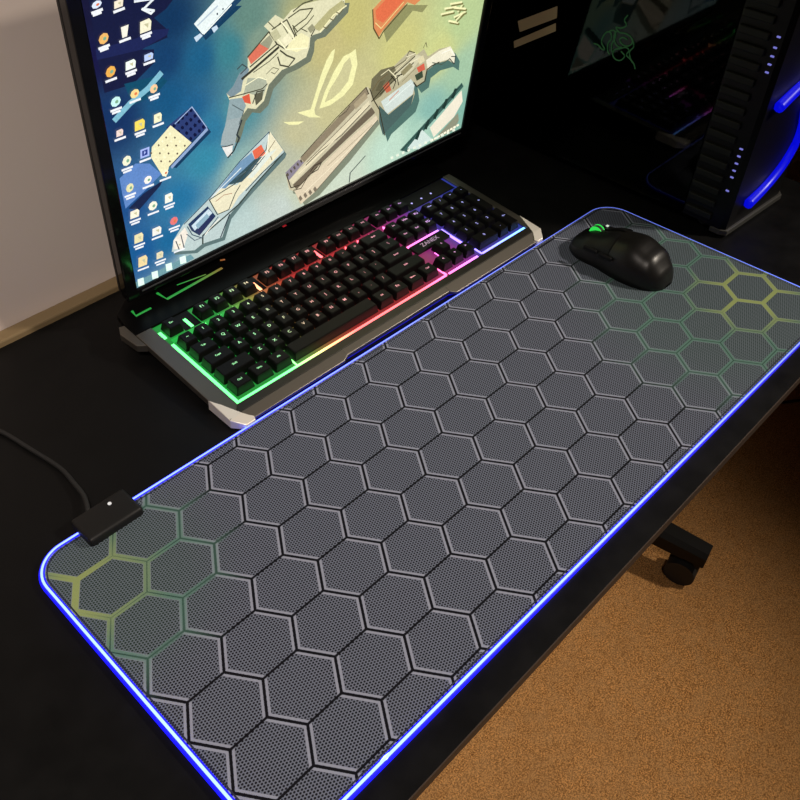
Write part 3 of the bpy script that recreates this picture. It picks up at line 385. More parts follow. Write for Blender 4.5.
BG=[('161636',24,2863),('151540',27,2460),('12305e',103,1894),('1e4c86',107,1054),('1a5690',116,443),('0f3358',732,2582),('123c66',642,2262),('14527c',643,1886),('1c5c88',832,1718),('23709c',619,812),('1c6494',452,394),('1a5a80',982,2152),('3a7d88',1299,2145),('2c7496',1024,1435),('3485a0',940,1137),('4d8a92',1373,1517),('6ea6b0',804,342),('62857a',1528,2354),('7d9482',1630,2138),('b4b8a0',1843,753),('bcb890',2108,1010),('8fb0a8',1335,849),('a8a878',2094,2192),('c0b67c',2473,1881),('c0b874',2724,2011),('c8c47e',3478,1463),('c8cc88',4130,1258),('b4c890',4431,1522),('a0c0a0',4581,864),('80b0a0',4578,328),('86b4a8',4107,502),('a8ccb8',3977,278),('c0c8b0',2117,241),('c0ccc4',1835,99),('b8ccc8',1293,92),('b0c4c0',772,7),('c8d4c0',2709,110),('bcd8c4',3489,194),('c4be88',2926,1182),('c2bc8c',2511,1095)]

# ------------------------------------------------------------------ monitor
mon = tag(empty('monitor', (0.0108279, 0.2550987, 0.0420770), (0.14075296, -0.03531666, -0.04360875)),
          'black computer monitor with a lit desktop picture standing behind the keyboard', 'monitor')
MW, MH = 0.476, 0.315
FB = 0.0125
bm = bmesh.new()
# frame ring with an opening for the display
def rect_ring(bm, ox0, ox1, oz0, oz1, ix0, ix1, iz0, iz1, y0, y1, bev=0.0015):
    box(bm, ox0, ix0, y0, y1, oz0, oz1, bev); box(bm, ix1, ox1, y0, y1, oz0, oz1, bev)
    box(bm, ix0 - 0.001, ix1 + 0.001, y0, y1, oz0, iz0, bev); box(bm, ix0 - 0.001, ix1 + 0.001, y0, y1, iz1, oz1, bev)
rect_ring(bm, -FB, MW + FB, -0.0115, MH + FB, 0, MW, 0, MH, -0.0035, 0.009)
link_bm('bezel', bm, mat('glossy_bezel', (0.004, 0.004, 0.0045), 0.12, spec=0.3), mon)
bm = bmesh.new()
box(bm, -FB + 0.001, MW + FB - 0.001, 0.009, 0.018, -0.0105, MH + FB - 0.001, 0.003)
box(bm, 0.06, MW - 0.06, 0.017, 0.045, 0.03, MH - 0.05, 0.008)
link_bm('back_cover', bm, M_black, mon)
bm = bmesh.new(); box(bm, 0.004, MW - 0.004, -0.0046, -0.0034, -0.0042, -0.0028, 0.0003)
link_bm('bezel_lip', bm, mat('dark_grey_lip', (0.05, 0.05, 0.055), 0.3), mon)
# stand in world space behind the panel
bm = bmesh.new()
box(bm, 0.20, 0.27, 0.035, 0.05, -0.030, 0.12, 0.004)
link_bm('stand_neck', bm, M_black, mon)
bm = bmesh.new(); box(bm, 0.13, 0.34, 0.024, 0.066, -0.0385, -0.0300, 0.003)
link_bm('stand_base', bm, M_black, mon)

# the picture on the display: one flat mesh, colours per corner
def idw(x, z):
    sw = 0; r = [0, 0, 0]
    for c, a, b in BG:
        d2 = (x - a) ** 2 + (z - b) ** 2 + 30.0 ** 2
        w = 1 / d2 ** 1.7
        cc = BGC[c]
        for i in range(3): r[i] += w * cc[i]
        sw += w
    return [v / sw for v in r]
BGC = {c: srgb(c) for c, _, _ in BG}
bm = bmesh.new(); lay = bm.loops.layers.float_color.new('picture')
NX, NZ = 120, 80
grid = [[bm.verts.new((MW * i / NX, 0.0, MH * j / NZ)) for i in range(NX + 1)] for j in range(NZ + 1)]
cols = {v: idw(v.co.x * 1e4, v.co.z * 1e4) for row in grid for v in row}
for j in range(NZ):
    for i in range(NX):
        fc = bm.faces.new((grid[j][i], grid[j][i + 1], grid[j + 1][i + 1], grid[j + 1][i]))
        for lp in fc.loops: lp[lay] = (*cols[lp.vert], 1)
def put_poly(pts, col, y):
    pts = [(min(max(a, 0.0), MW), min(max(b, 0.0), MH)) for a, b in pts]
    area2 = sum(pts[i][0] * pts[(i + 1) % len(pts)][1] - pts[(i + 1) % len(pts)][0] * pts[i][1] for i in range(len(pts)))
    if abs(area2) < 1e-9: return
    tris = tessellate_polygon([[Vector((a, b, 0)) for a, b in pts]])
    vs = [bm.verts.new((a, y, b)) for a, b in pts]
    for t_ in tris:
        try: fc = bm.faces.new([vs[k] for k in t_])
        except ValueError: continue
        for lp in fc.loops: lp[lay] = col
y = -0.00002
for c, w, p in ART:
    pts = [(p[i] / 1e4, p[i + 1] / 1e4) for i in range(0, len(p), 2)]
    col = srgb(c); y -= 0.0000045
    if w == 0: put_poly(pts, col, y)
    else:
        h = w * 1.9 / 1e4
        for (ax, az), (bx, bz) in zip(pts, pts[1:]):
            d = Vector((bx - ax, bz - az))
            if d.length < 1e-6: continue
            d.normalize(); nx, nz = -d.y * h / 2, d.x * h / 2; ex_, ez_ = d.x * h * 0.25, d.y * h * 0.25
            put_poly([(ax - nx - ex_, az - nz - ez_), (bx - nx + ex_, bz - nz + ez_), (bx + nx + ex_, bz + nz + ez_), (ax + nx - ex_, az + nz - ez_)], col, y)
m = mat('lit_display', (0, 0, 0), 0.25, spec=0.3); t = NT(m)
at = t.node('ShaderNodeVertexColor'); at.layer_name = 'picture'
vo = t.node('ShaderNodeTexVoronoi'); t.l.new(t.obj(), vo.inputs['Vector']); vo.inputs['Scale'].default_value = 520.0
vo2 = t.noise(t.obj(), 55.0, 3.0, 0.7)
gain = t.m('ADD', 0.92, t.m('ADD', t.m('MULTIPLY', vo.outputs['Distance'], 0.24), t.m('MULTIPLY', vo2, 0.14)))
t.l.new(at.outputs['Color'], t.b.inputs['Emission Color']); t.l.new(gain, t.b.inputs['Emission Strength'])
link_bm('screen', bm, m, mon)['label'] = 'lit screen showing desktop icons over a collage of sci-fi props'

# ------------------------------------------------------------------ keyboard
KX, KY, KZ, KT, KW = 0.0025367, 0.0880114, 0.0179315, 0.0750214, -0.0106822
kb = tag(empty('keyboard', (KX, KY, KZ), (KT, 0, KW)), 'black gaming keyboard with rainbow backlight and grey metal rim between the mat and monitor', 'keyboard')
U, V, GAP = 0.0188276, 0.0196495, 0.3687
def lz(x, y, wz=DZ + 0.0008):
    """local height of the desk plane below the keyboard"""
    return (wz - KZ - y * math.sin(KT)) / math.cos(KT)
def ramp_mat(name, stops, strength, rough=0.4):
    m = mat(name, (0.02, 0.02, 0.02), rough, emit=(1, 1, 1), es=strength); t = NT(m)
    sep = t.node('ShaderNodeSeparateXYZ'); t.l.new(t.pos(), sep.inputs[0])
    n = t.node('ShaderNodeMapRange'); t.l.new(sep.outputs[0], n.inputs[0])
    n.inputs[1].default_value = KX; n.inputs[2].default_value = KX + 22.5 * U
    t.l.new(t.ramp(n.outputs[0], [(p / 22.5, (*c, 1)) for p, c in stops]), t.b.inputs['Emission Color'])
    return m
RB = [(0, (0.02, 1.0, 0.11)), (3.4, (0.06, 1.0, 0.14)), (4.9, (0.45, 0.75, 0.12)), (6.2, (1.0, 0.30, 0.08)), (8, (1.0, 0.035, 0.03)), (13, (1.0, 0.03, 0.06)), (15.2, (1.0, 0.05, 0.32)), (17.6, (0.75, 0.07, 0.85)), (18.4, (0.18, 0.10, 1.0)), (22.5, (0.05, 0.10, 1.0))]
RBW = [(p, tuple(0.09 + 0.91 * v for v in c)) for p, c in RB]
RBW[-1] = (22.5, (0.15, 0.4, 1.0))
M_well = ramp_mat('dim_backlit_plate', RB, 0.26)
M_strip = ramp_mat('bright_backlight', RBW, 3.4)
M_legend = ramp_mat('lit_lettering', [(p, tuple(0.38 + 0.62 * v for v in c)) for p, c in RB], 1.25)
XR = 22.5 * U
YB = (6.0 + GAP) * V
M_key = mat('black_keycap', (0.0035, 0.0032, 0.0032), 0.45, spec=0.22)
# lower case: wedge down to the desk
Zp = -0.0085
ix0, ix1, iy0, iy1 = -0.0050, XR + 0.004, -0.0065, YB + 0.005
M_metal = mat('dark_brushed_metal', (0.19, 0.175, 0.15), 0.38, 0.85)
t = NT(M_metal)
mp = t.node('ShaderNodeMapping'); t.l.new(t.obj(), mp.inputs[0]); mp.inputs['Scale'].default_value = (4, 900, 4)
t.bump(t.noise(mp.outputs[0], 1.0, 2.0), 0.12, 0.0002)
M_skirt = mat('skirt_painted_mat_light', (0.02, 0.02, 0.2), 0.4, emit=(0.0, 0.0, 1.0), es=0.55)  # emission stands in for the mat's blue light on the skirt
bm = bmesh.new()
prism(bm, [(-0.016, -0.021), (0.432, -0.021), (0.432, 0.152), (-0.016, 0.152)], lz, -0.0150)
link_bm('lower_case', bm, M_black, kb)
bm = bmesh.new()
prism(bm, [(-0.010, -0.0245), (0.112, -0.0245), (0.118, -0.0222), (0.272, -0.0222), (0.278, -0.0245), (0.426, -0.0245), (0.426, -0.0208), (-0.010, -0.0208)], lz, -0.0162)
link_bm('front_skirt', bm, M_skirt, kb)['label'] = 'front skirt with painted blue mat light under the metal lip'
# dark inner rim around the key well and the sloping metal lip outside it
M_rim = mat('dark_satin_rim', (0.035, 0.032, 0.028), 0.35, 0.4)
bm = bmesh.new()
def fr(pts, z1=Zp): prism(bm, pts, Zp - 0.0075, z1, 0.0005)
fr([(ix0 - 0.010, -0.0165), (ix1 + 0.010, -0.0165), (ix1, iy0), (ix0, iy0)])
link_bm('front_rim', bm, M_rim, kb)
bm = bmesh.new()
sl = lambda x, y: Zp - max(0.0, (-0.0165 - y)) * 0.38
fr([(-0.0195, -0.0195), (-0.0105, -0.0272), (0.112, -0.0272), (0.119, -0.0240), (0.119, -0.0166), (ix0 - 0.010, -0.0166)], sl)
fr([(0.119, -0.0240), (0.271, -0.0240), (0.271, -0.0166), (0.119, -0.0166)], sl)
fr([(0.271, -0.0240), (0.278, -0.0290), (0.427, -0.0290), (0.4365, -0.0195), (ix1 + 0.010, -0.0166), (0.271, -0.0166)], sl)
link_bm('front_lip', bm, M_metal, kb)['label'] = 'brushed grey metal front lip, stepped back in the middle'
for xa, xb in ((-0.0225, ix0), (ix1, 0.4395)):
    bm = bmesh.new()
    if xa < 0: fr([(-0.0225, -0.0188), (ix0 - 0.010, -0.0163), (ix0, iy0 + 0.0002), (ix0, iy1), (-0.0225, iy1)])
    else: fr([(ix1, iy0 + 0.0002), (ix1 + 0.010, -0.0163), (0.4395, -0.0188), (0.4395, iy1), (ix1, iy1)])
    link_bm('side_rail', bm, M_metal, kb)['label'] = 'grey brushed metal side rail'
bm = bmesh.new()
prism(bm, [(-0.0225, iy1 + 0.0002), (0.4395, iy1 + 0.0002), (0.4395, 0.150), (0.425, 0.176), (0.400, 0.182), (-0.002, 0.182), (-0.020, 0.168), (-0.0225, 0.150)], Zp - 0.0075, Zp, 0.0008)
link_bm('rear_deck', bm, mat('glossy_deck', (0.002, 0.002, 0.002), 0.3, spec=0.12), kb)['label'] = 'glossy black strip behind the function keys'
M_reflection = ramp_mat('painted_reflection', RB, 0.30)  # glowing lines put in place of reflections of the key backlight
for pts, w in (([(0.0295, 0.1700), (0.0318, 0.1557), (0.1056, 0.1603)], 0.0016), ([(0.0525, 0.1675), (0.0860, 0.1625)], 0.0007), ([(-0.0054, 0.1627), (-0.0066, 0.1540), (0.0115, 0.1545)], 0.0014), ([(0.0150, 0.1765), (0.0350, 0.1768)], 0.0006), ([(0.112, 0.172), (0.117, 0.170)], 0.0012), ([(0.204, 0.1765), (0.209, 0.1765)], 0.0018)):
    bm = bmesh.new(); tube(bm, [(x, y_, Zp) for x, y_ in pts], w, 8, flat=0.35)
    link_bm('reflection_line', bm, M_reflection, kb, smooth=True)['label'] = 'dim coloured reflection line painted behind the function keys'
# bright bevelled corner caps
M_chrome = mat('pale_bevelled_metal', (0.92, 0.88, 0.80), 0.38, 0.35)
for sgn, x0 in ((1, -0.0), (-1, 0.4170)):
    bm = bmesh.new()
    a = [(-0.0228, 0.014), (-0.0228, -0.0190), (-0.0135, -0.0305), (-0.0030, -0.0305), (-0.0015, -0.0265), (-0.0095, -0.0185), (-0.0175, 0.002)]
    a = [(x0 + sgn * x, y) for x, y in a]
    if sgn < 0: a = a[::-1]
    prism(bm, a, lambda x, y: max(lz(x, y) + 0.001, Zp - 0.012), lambda x, y: Zp + 0.0008 - max(0.0, -0.017 - y) * 0.30, 0.0008)
    link_bm('corner_cap', bm, M_chrome, kb)['label'] = 'pale bevelled metal corner'
# side wing at the rear left
bm = bmesh.new()
prism(bm, [(-0.030, 0.118), (-0.0225, 0.112), (-0.0225, 0.150), (-0.028, 0.152), (-0.033, 0.142)], Zp - 0.009, Zp - 0.001, 0.0008)
link_bm('side_wing', bm, M_metal, kb)
# key well
bm = bmesh.new(); box(bm, ix0, ix1, iy0, iy1, -0.0135, -0.0105)
link_bm('backlit_plate', bm, M_well, kb)['label'] = 'plate glowing green through red to blue'
# glowing strips in the open gaps of the layout
strips = [(ix0 + 0.0004, -0.0012, iy0 + 0.001, 4.98 * V), (ix0 + 0.0004, -0.0012, 5.55 * V, 6.1 * V), (ix0 + 0.001, 15.25 * U, iy0 + 0.0006, -0.0030), (15.5 * U, 18.1 * U, iy0 + 0.0006, -0.0030), (18.55 * U, ix1 - 0.001, iy0 + 0.0006, -0.0030),
          (15.35 * U, 18.15 * U, 2.86 * V, 3.02 * V), (18.24 * U, 18.42 * U, 0.55 * V, 2.9 * V), (3.72 * U, 3.80 * U, -0.003, 1.0 * V),
          (16.28 * U, 16.5 * U, 1.30 * V, 1.62 * V), (15.24 * U, 15.36 * U, -0.004, 0.6 * V), (18.46 * U, 18.56 * U, -0.004, 0.35 * V)]
for (a, b) in ((1.25, 1.75), (5.98, 6.38), (10.58, 10.98)):
    strips.append((a * U, b * U, (5.0 + GAP + 0.10) * V, (5.0 + GAP + 0.24) * V + 0.0) if False else (((a + b) / 2 - 0.13) * U, ((a + b) / 2 + 0.05) * U, (5.05 + GAP) * V, (5.78 + GAP) * V))
for s_ in strips:
    bm = bmesh.new(); box(bm, s_[0], s_[1], s_[2], s_[3], -0.0106, -0.0096)
    link_bm('light_strip', bm, M_strip, kb)
bm = bmesh.new(); box(bm, 0.0, 15.0 * U, 5.04 * V, (4.96 + GAP) * V, -0.0106, -0.0100)
link_bm('row_gap_light', bm, ramp_mat('row_gap_glow', RB, 0.45), kb)
for a, b in ((1.0, 2.0), (6.0, 6.5), (10.5, 11.0), (15.0, 15.25), (18.25, 22.5)):
    bm = bmesh.new(); box(bm, a * U, b * U, (5.02 + GAP) * V, iy1 - 0.0002, -0.0106, -0.0099)
    link_bm('blank_filler', bm, M_key, kb)
# small bright spots in the gap ahead of the number row
for k in list(range(1, 6)) + list(range(6, 11)) + [11.4, 12.4, 13.4, 14.6]:
    bm = bmesh.new(); cyl(bm, ((k + 1.02) * U, (5.0 + GAP * 0.45) * V, -0.0092), 0.0021, 0.0016, n=3)
    link_bm('light_spot', bm, M_strip, kb)

def key_mesh(w, d, name='key'):
    bm = bmesh.new()
    g = 0.0011
    hb = [(g, g), (w - g, g), (w - g, d - g), (g, d - g)]
    tt = 0.0022
    ht = [(g + tt, g + tt * 0.8), (w - g - tt, g + tt * 0.8), (w - g - tt, d - g - tt * 0.7), (g + tt, d - g - tt * 0.7)]
    lo = [bm.verts.new((x, y, -0.0098)) for x, y in hb]; hi = [bm.verts.new((x, y, 0.0)) for x, y in ht]
    bm.faces.new(lo[::-1]); top = bm.faces.new(hi)
    for i in range(4): bm.faces.new((lo[i], lo[(i + 1) % 4], hi[(i + 1) % 4], hi[i]))
    bmesh.ops.bevel(bm, geom=[e for e in bm.edges if not (e.verts[0] in lo and e.verts[1] in lo)], offset=0.0007, segments=2, affect='EDGES')
    me = bpy.data.meshes.new(name); bm.normal_update(); bm.to_mesh(me); bm.free()
    me.materials.append(M_key)
    return me
key_cache = {}; leg_cache = {}
def key(u, v, w, txt, h=1.0, kind='key', fs=0.0052):
    kk = (round(w, 2), round(h, 2))
    if kk not in key_cache: key_cache[kk] = key_mesh(w * U, h * V, kind)
    o = bpy.data.objects.new(kind, key_cache[kk]); C.objects.link(o); o.parent = kb
    o.location = (u * U, v * V, 0)
    if txt:
        if (txt, fs) not in leg_cache:
            me = text_mesh(txt, fs); me.name = 'legend'; me.materials.clear(); me.materials.append(M_legend)
            leg_cache[(txt, fs)] = me
        l = bpy.data.objects.new('legend', leg_cache[(txt, fs)]); C.objects.link(l); l.parent = o
        l.location = (w * U / 2, h * V / 2 + 0.0005, 0.00012)
def row(v, u, items):
    for it in items:
        if isinstance(it, (int, float)): u += it; continue
        txt, w = (it if isinstance(it, tuple) else (it, 1.0))
        kd = 'space_bar' if w > 5 else ('wide_key' if w > 1.3 else 'key')
        small = len(txt) > 2
        key(u, v, w, txt, kind=kd, fs=(0.0032 if small else 0.0050)); u += w
FR = 5 + GAP
row(FR, 0, ['Esc', 1, 'F1', 'F2', 'F3', 'F4', 0.5, 'F5', 'F6', 'F7', 'F8', 0.5, 'F9', 'F10', 'F11', 'F12', 0.25, 'Prt', 'Scr', 'Pau'])
row(4, 0, ['~', '1', '2', '3', '4', '5', '6', '7', '8', '9', '0', '-', '=', ('Back', 2), 0.25, 'Ins', 'Hm', 'PU', 0.25, 'Num', '/', '*', '-'])
row(3, 0, [('Tab', 1.5), 'Q', 'W', 'E', 'R', 'T', 'Y', 'U', 'I', 'O', 'P', '[', ']', ('\\', 1.5), 0.25, 'Del', 'End', 'PD', 0.25, '7', '8', '9'])
row(2, 0, [('Caps', 1.75), 'A', 'S', 'D', 'F', 'G', 'H', 'J', 'K', 'L', ';', "'", ('Enter', 2.25), 3.5, '4', '5', '6'])
row(1, 0, [('Shift', 2.25), 'Z', 'X', 'C', 'V', 'B', 'N', 'M', ',', '.', '/', ('Shift', 2.75), 1.25, '^', 1.25, '1', '2', '3'])
row(0, 0, [('Ctrl', 1.25), ('Win', 1.25), ('Alt', 1.25), ('', 6.25), ('Alt', 1.25), ('Fn', 1.25), ('Menu', 1.25), ('Ctrl', 1.25), 0.25, '<', 'v', '>', 0.25, ('0', 2), '.'])
key(21.5, 2, 1, '+', h=2.0, kind='tall_key'); key(21.5, 0, 1, 'Ent', h=2.0, kind='tall_key', fs=0.0032)
# raised island with the maker's lettering above the arrow keys
bm = bmesh.new(); box(bm, 15.3 * U, 18.2 * U, 2.05 * V, 2.80 * V, -0.0105, -0.0072, 0.0006)
isl = link_bm('badge_panel', bm, M_key, kb)
me = text_mesh('ZANEX', 0.0085); me.materials.clear(); me.materials.append(ramp_mat('lit_badge', [(p, tuple(0.6 + 0.4 * v for v in c)) for p, c in RB], 0.5))
l = bpy.data.objects.new('badge_lettering', me); C.objects.link(l); l.parent = isl; l.location = (16.75 * U, 2.43 * V, -0.0070)
for k in range(3):
    bm = bmesh.new(); cyl(bm, ((18.9 + k * 0.9) * U, (5.5 + GAP) * V, -0.0098), 0.0013, 0.0012, n=12)
    link_bm('status_light', bm, M_legend, kb)
bm = bmesh.new(); box(bm, 18.6 * U, 22.3 * U, (5.05 + GAP) * V, (5.95 + GAP) * V, -0.0100, -0.0094)
link_bm('indicator_panel', bm, M_key, kb)

# ------------------------------------------------------------------ mouse
mou = tag(empty('mouse', (0.4615, -0.036, 0.0), (0, 0, 0.0)), 'dark rounded computer mouse with a small green light on the gaming mat', 'computer mouse')
def prof(y):   # half width and height along the body, y from -0.064 (palm) to 0.064 (buttons)
    t_ = (y + 0.064) / 0.128
    w = 0.0315 * (1 - abs(2 * t_ - 1) ** 3.2) ** 0.42 * (1 - 0.10 * math.exp(-((t_ - 0.62) / 0.14) ** 2))
    pts = [(0, 0.012), (0.06, 0.024), (0.18, 0.035), (0.36, 0.0405), (0.55, 0.037), (0.75, 0.0285), (0.92, 0.0195), (1, 0.012)]
    for (a, b), (c, d) in zip(pts, pts[1:]):
        if a <= t_ <= c: h = b + (d - b) * (0.5 - 0.5 * math.cos(math.pi * (t_ - a) / (c - a)))
    return max(w, 0.0006), h * max(1 - abs(2 * t_ - 1) ** 9, 0.02) ** 0.5
def mouse_shell(y0, y1, ang0, ang1, lift, ny=36, na=26):
    bm = bmesh.new(); rows_ = []
    for j in range(ny + 1):
        s_ = j / ny; y_ = y0 + (y1 - y0) * (0.5 - 0.5 * math.cos(math.pi * s_))
        w, h = prof(y_); r = []
        for i in range(na + 1):
            a = ang0 + (ang1 - ang0) * i / na
            ca, sa = math.cos(a), math.sin(a)
            x = w * math.copysign(abs(ca) ** 0.72, ca); z = h * max(sa, 0) ** 0.80
            flare = 1 + 0.06 * (1 - z / h) if h else 1
            r.append(bm.verts.new((x * flare + (lift * ca), y_, z + lift * sa + 0.0004)))
        rows_.append(r)
    for j in range(ny):
        for i in range(na): bm.faces.new((rows_[j][i], rows_[j][i + 1], rows_[j + 1][i + 1], rows_[j + 1][i]))
    return bm, rows_
bm, rr = mouse_shell(-0.0635, 0.0635, 0, math.pi, 0)
for r in rr:
    pass
for j in range(len(rr) - 1): bm.faces.new((rr[j][0], rr[j + 1][0], rr[j + 1][-1], rr[j][-1]))
M_mouse = mat('matte_dark_mouse', (0.006, 0.0055, 0.005), 0.38)
link_bm('shell', bm, M_mouse, mou, smooth=True)
for a0, a1 in ((0.42, 1.50), (1.64, 2.72)):
    bm, rr = mouse_shell(0.004, 0.0615, a0, a1, 0.0010, 18, 12)
    link_bm('button', bm, M_black, mou, smooth=True)
bm = bmesh.new(); cyl(bm, (0, 0.037, 0.0235), 0.0085, 0.006, 'X', 28)
bmesh.ops.bevel(bm, geom=list(bm.edges), offset=0.001, segments=2, affect='EDGES')
wh = link_bm('scroll_wheel', bm, M_rubber, mou, smooth=True, auto=40)
for sx in (-1, 1):
    bm = bmesh.new(); cyl(bm, (sx * 0.0033, 0.037, 0.0238), 0.0085, 0.0009, 'X', 28)
    link_bm('wheel_light_ring', bm, mat('green_wheel_light', (0, 0.02, 0), 0.4, emit=(0.04, 0.9, 0.10), es=0.8), wh)
bm = bmesh.new(); box(bm, 0.009, 0.0125, 0.030, 0.033, 0.0300, 0.0308, 0.0003)
link_bm('status_light', bm, mat('white_status_light', (0.3, 0.3, 0.3), 0.4, emit=(0.8, 1, 0.8), es=0.6), mou)
for k in range(2):
    bm = bmesh.new(); box(bm, -0.0335, -0.0300, -0.004 + k * 0.020, 0.013 + k * 0.020, 0.0190, 0.0235, 0.001)
    link_bm('side_button', bm, M_black, mou)

# ------------------------------------------------------------------ computer tower
TX0, TX1, TY0, TY1, TZ1 = 0.600, 0.752, -0.088, 0.312, 0.43
tw = tag(empty('computer_tower', (0.676, 0.112, DZ)), 'black computer tower with glass side panel and curved blue front lights', 'computer tower')
def T(name, fn, m, parent=None, **k):
    bm = bmesh.new(); fn(bm); bmesh.ops.translate(bm, verts=bm.verts, vec=(-0.676, -0.112, -DZ))
    return link_bm(name, bm, m, parent or tw, **k)
M_case = mat('black_case_steel', (0.014, 0.014, 0.015), 0.35)
def f(bm):
    box(bm, TX0 + 0.004, TX1, TY0 + 0.02, TY1, DZ + 0.010, DZ + 0.022)           # bottom
    box(bm, TX0 + 0.004, TX1, TY0 + 0.02, TY1, TZ1 - 0.010, TZ1)                 # top
    box(bm, TX1 - 0.002, TX1, TY0 + 0.02, TY1, DZ + 0.010, TZ1)                  # far side
    box(bm, TX0 + 0.004, TX1, TY1 - 0.003, TY1, DZ + 0.010, TZ1)                 # rear
    box(bm, TX0 + 0.004, TX1, TY0 + 0.02, TY0 + 0.024, DZ + 0.010, TZ1)
T('case_body', f, M_case)
def f(bm):
    box(bm, TX0 + 0.01, TX1 - 0.01, TY0 + 0.10, TY1 - 0.01, DZ + 0.022, 0.09, 0.002)
T('power_supply_shroud', f, M_case)
def f(bm): box(bm, TX1 - 0.012, TX1 - 0.006, TY0 + 0.11, TY1 - 0.03, 0.10, TZ1 - 0.03)
T('circuit_board', f, mat('dark_circuit_board', (0.01, 0.018, 0.012), 0.4))
def f(bm): box(bm, TX0 + 0.06, TX1 - 0.02, TY0 + 0.14, TY1 - 0.03, 0.19, 0.225, 0.003)
T('graphics_card', f, M_black)
# tinted glass side
m = mat('tinted_glass', (0.01, 0.012, 0.012), 0.03); t = NT(m)
tr = t.node('ShaderNodeBsdfTransparent'); tr.inputs[0].default_value = (0.16, 0.16, 0.15, 1)
gl = t.node('ShaderNodeBsdfGlossy'); gl.inputs['Roughness'].default_value = 0.035; gl.inputs[0].default_value = (0.9, 0.9, 0.9, 1)
fn_ = t.node('ShaderNodeFresnel'); fn_.inputs[0].default_value = 1.30
mx = t.node('ShaderNodeMixShader'); t.l.new(fn_.outputs[0], mx.inputs[0]); t.l.new(tr.outputs[0], mx.inputs[1]); t.l.new(gl.outputs[0], mx.inputs[2])
t.l.new(mx.outputs[0], t.n['Material Output'].inputs[0])
def f(bm): box(bm, TX0, TX0 + 0.003, -0.034, TY1, DZ + 0.012, TZ1 - 0.002)
T('glass_side_panel', f, m)['label'] = 'dark tinted glass side panel'
for quad in [[(0.2473, 0.1603), (0.1916, 0.1935), (0.1898, 0.1798), (0.2421, 0.1481)], [(0.2497, 0.1344), (0.1902, 0.1737), (0.1884, 0.1646), (0.2477, 0.126)]]:  # two slanted beige strips lying flat on the glass
    def f(bm, q_=quad):
        lo = [bm.verts.new((TX0 - 0.0006, a, b)) for a, b in q_]; hi = [bm.verts.new((TX0 - 0.00002, a, b)) for a, b in q_]
        bm.faces.new(lo); bm.faces.new(hi[::-1])
        for i in range(4): bm.faces.new((lo[i], hi[i], hi[(i + 1) % 4], lo[(i + 1) % 4]))
        bmesh.ops.recalc_face_normals(bm, faces=bm.faces)
    T('beige_strip', f, mat('flat_beige', (0.62, 0.50, 0.27), 0.6))['label'] = 'slanted beige strip on the glass'
# ridged bezel strip between the glass and the front
def f(bm): box(bm, TX0 + 0.001, TX0 + 0.02, TY0 + 0.001, -0.0342, DZ + 0.010, TZ1, 0.001)
T('front_bezel', f, M_black)
def f(bm):
    z = DZ + 0.018
    while z < TZ1 - 0.02:
        box(bm, TX0 - 0.0035, TX0 + 0.002, TY0 + 0.016, -0.037, z, z + 0.0085, 0.0015)
        z += 0.0165
T('vent_ridges', f, mat('ridge_plastic', (0.011, 0.012, 0.010), 0.5, spec=0.3))
def f(bm):
    prism(bm, [(TX0, TY0 + 0.002), (TX0 + 0.004, TY0 - 0.004), (TX1 - 0.02, TY0 - 0.010), (TX1, TY0 + 0.004), (TX1, TY0 + 0.02), (TX0, TY0 + 0.02)], DZ + 0.010, TZ1, 0.002)
T('front_panel', f, mat('satin_front_panel', (0.003, 0.003, 0.0035), 0.4, spec=0.25))
def f(bm):
    prism(bm, [(TX0 - 0.001, TY0 + 0.001), (TX0 + 0.003, TY0 - 0.007), (TX1 - 0.018, TY0 - 0.014), (TX1 + 0.001, TY0 + 0.003), (TX1 + 0.001, TY0 + 0.014), (TX0 - 0.001, TY0 + 0.014)], DZ + 0.004, DZ + 0.0105, 0.001)
T('base_trim', f, mat('grey_base_trim', (0.05, 0.05, 0.045), 0.45))
for x in (TX0 + 0.02, TX1 - 0.02):
    for y_ in (TY0 + 0.03, TY1 - 0.03):
        T('rubber_foot', lambda bm, x=x, y_=y_: cyl(bm, (x, y_, DZ + 0.0022), 0.008, 0.004), M_rubber)
M_blue = mat('blue_light_bar', (0.0, 0.0, 0.15), 0.35, emit=(0.002, 0.004, 1.0), es=0.62)
def arc(pts, r):
    def f(bm): tube(bm, smooth_path(pts, 8), r, 10, flat=1.0)
    return f
yy = TY0 - 0.010
T('light_bar', arc([(0.621, yy, 0.158), (0.650, yy, 0.165), (0.690, yy - 0.001, 0.176), (0.735, yy, 0.20)], 0.0062), M_blue, smooth=True)['label'] = 'upper curved blue light bar'
T('light_bar', arc([(0.703, yy - 0.001, 0.136), (0.716, yy - 0.001, 0.110), (0.718, yy - 0.001, 0.085), (0.702, yy - 0.001, 0.060), (0.672, yy, 0.042), (0.632, yy, 0.033)], 0.0062), M_blue, smooth=True)['label'] = 'lower curved blue light bar'
M_dot = mat('small_led_hole', (0, 0, 0.05), 0.4, emit=(0.30, 0.30, 1.0), es=0.6)
for z in (0.235, 0.224, 0.215, 0.2065, 0.198, 0.110, 0.101, 0.092, 0.083, 0.0745, 0.057):
    def f(bm, z=z): box(bm, TX0 - 0.0012, TX0 + 0.002, -0.0825, -0.0785, z - 0.0009, z + 0.0009, 0.0004)
    T('indicator_light', f, M_dot)
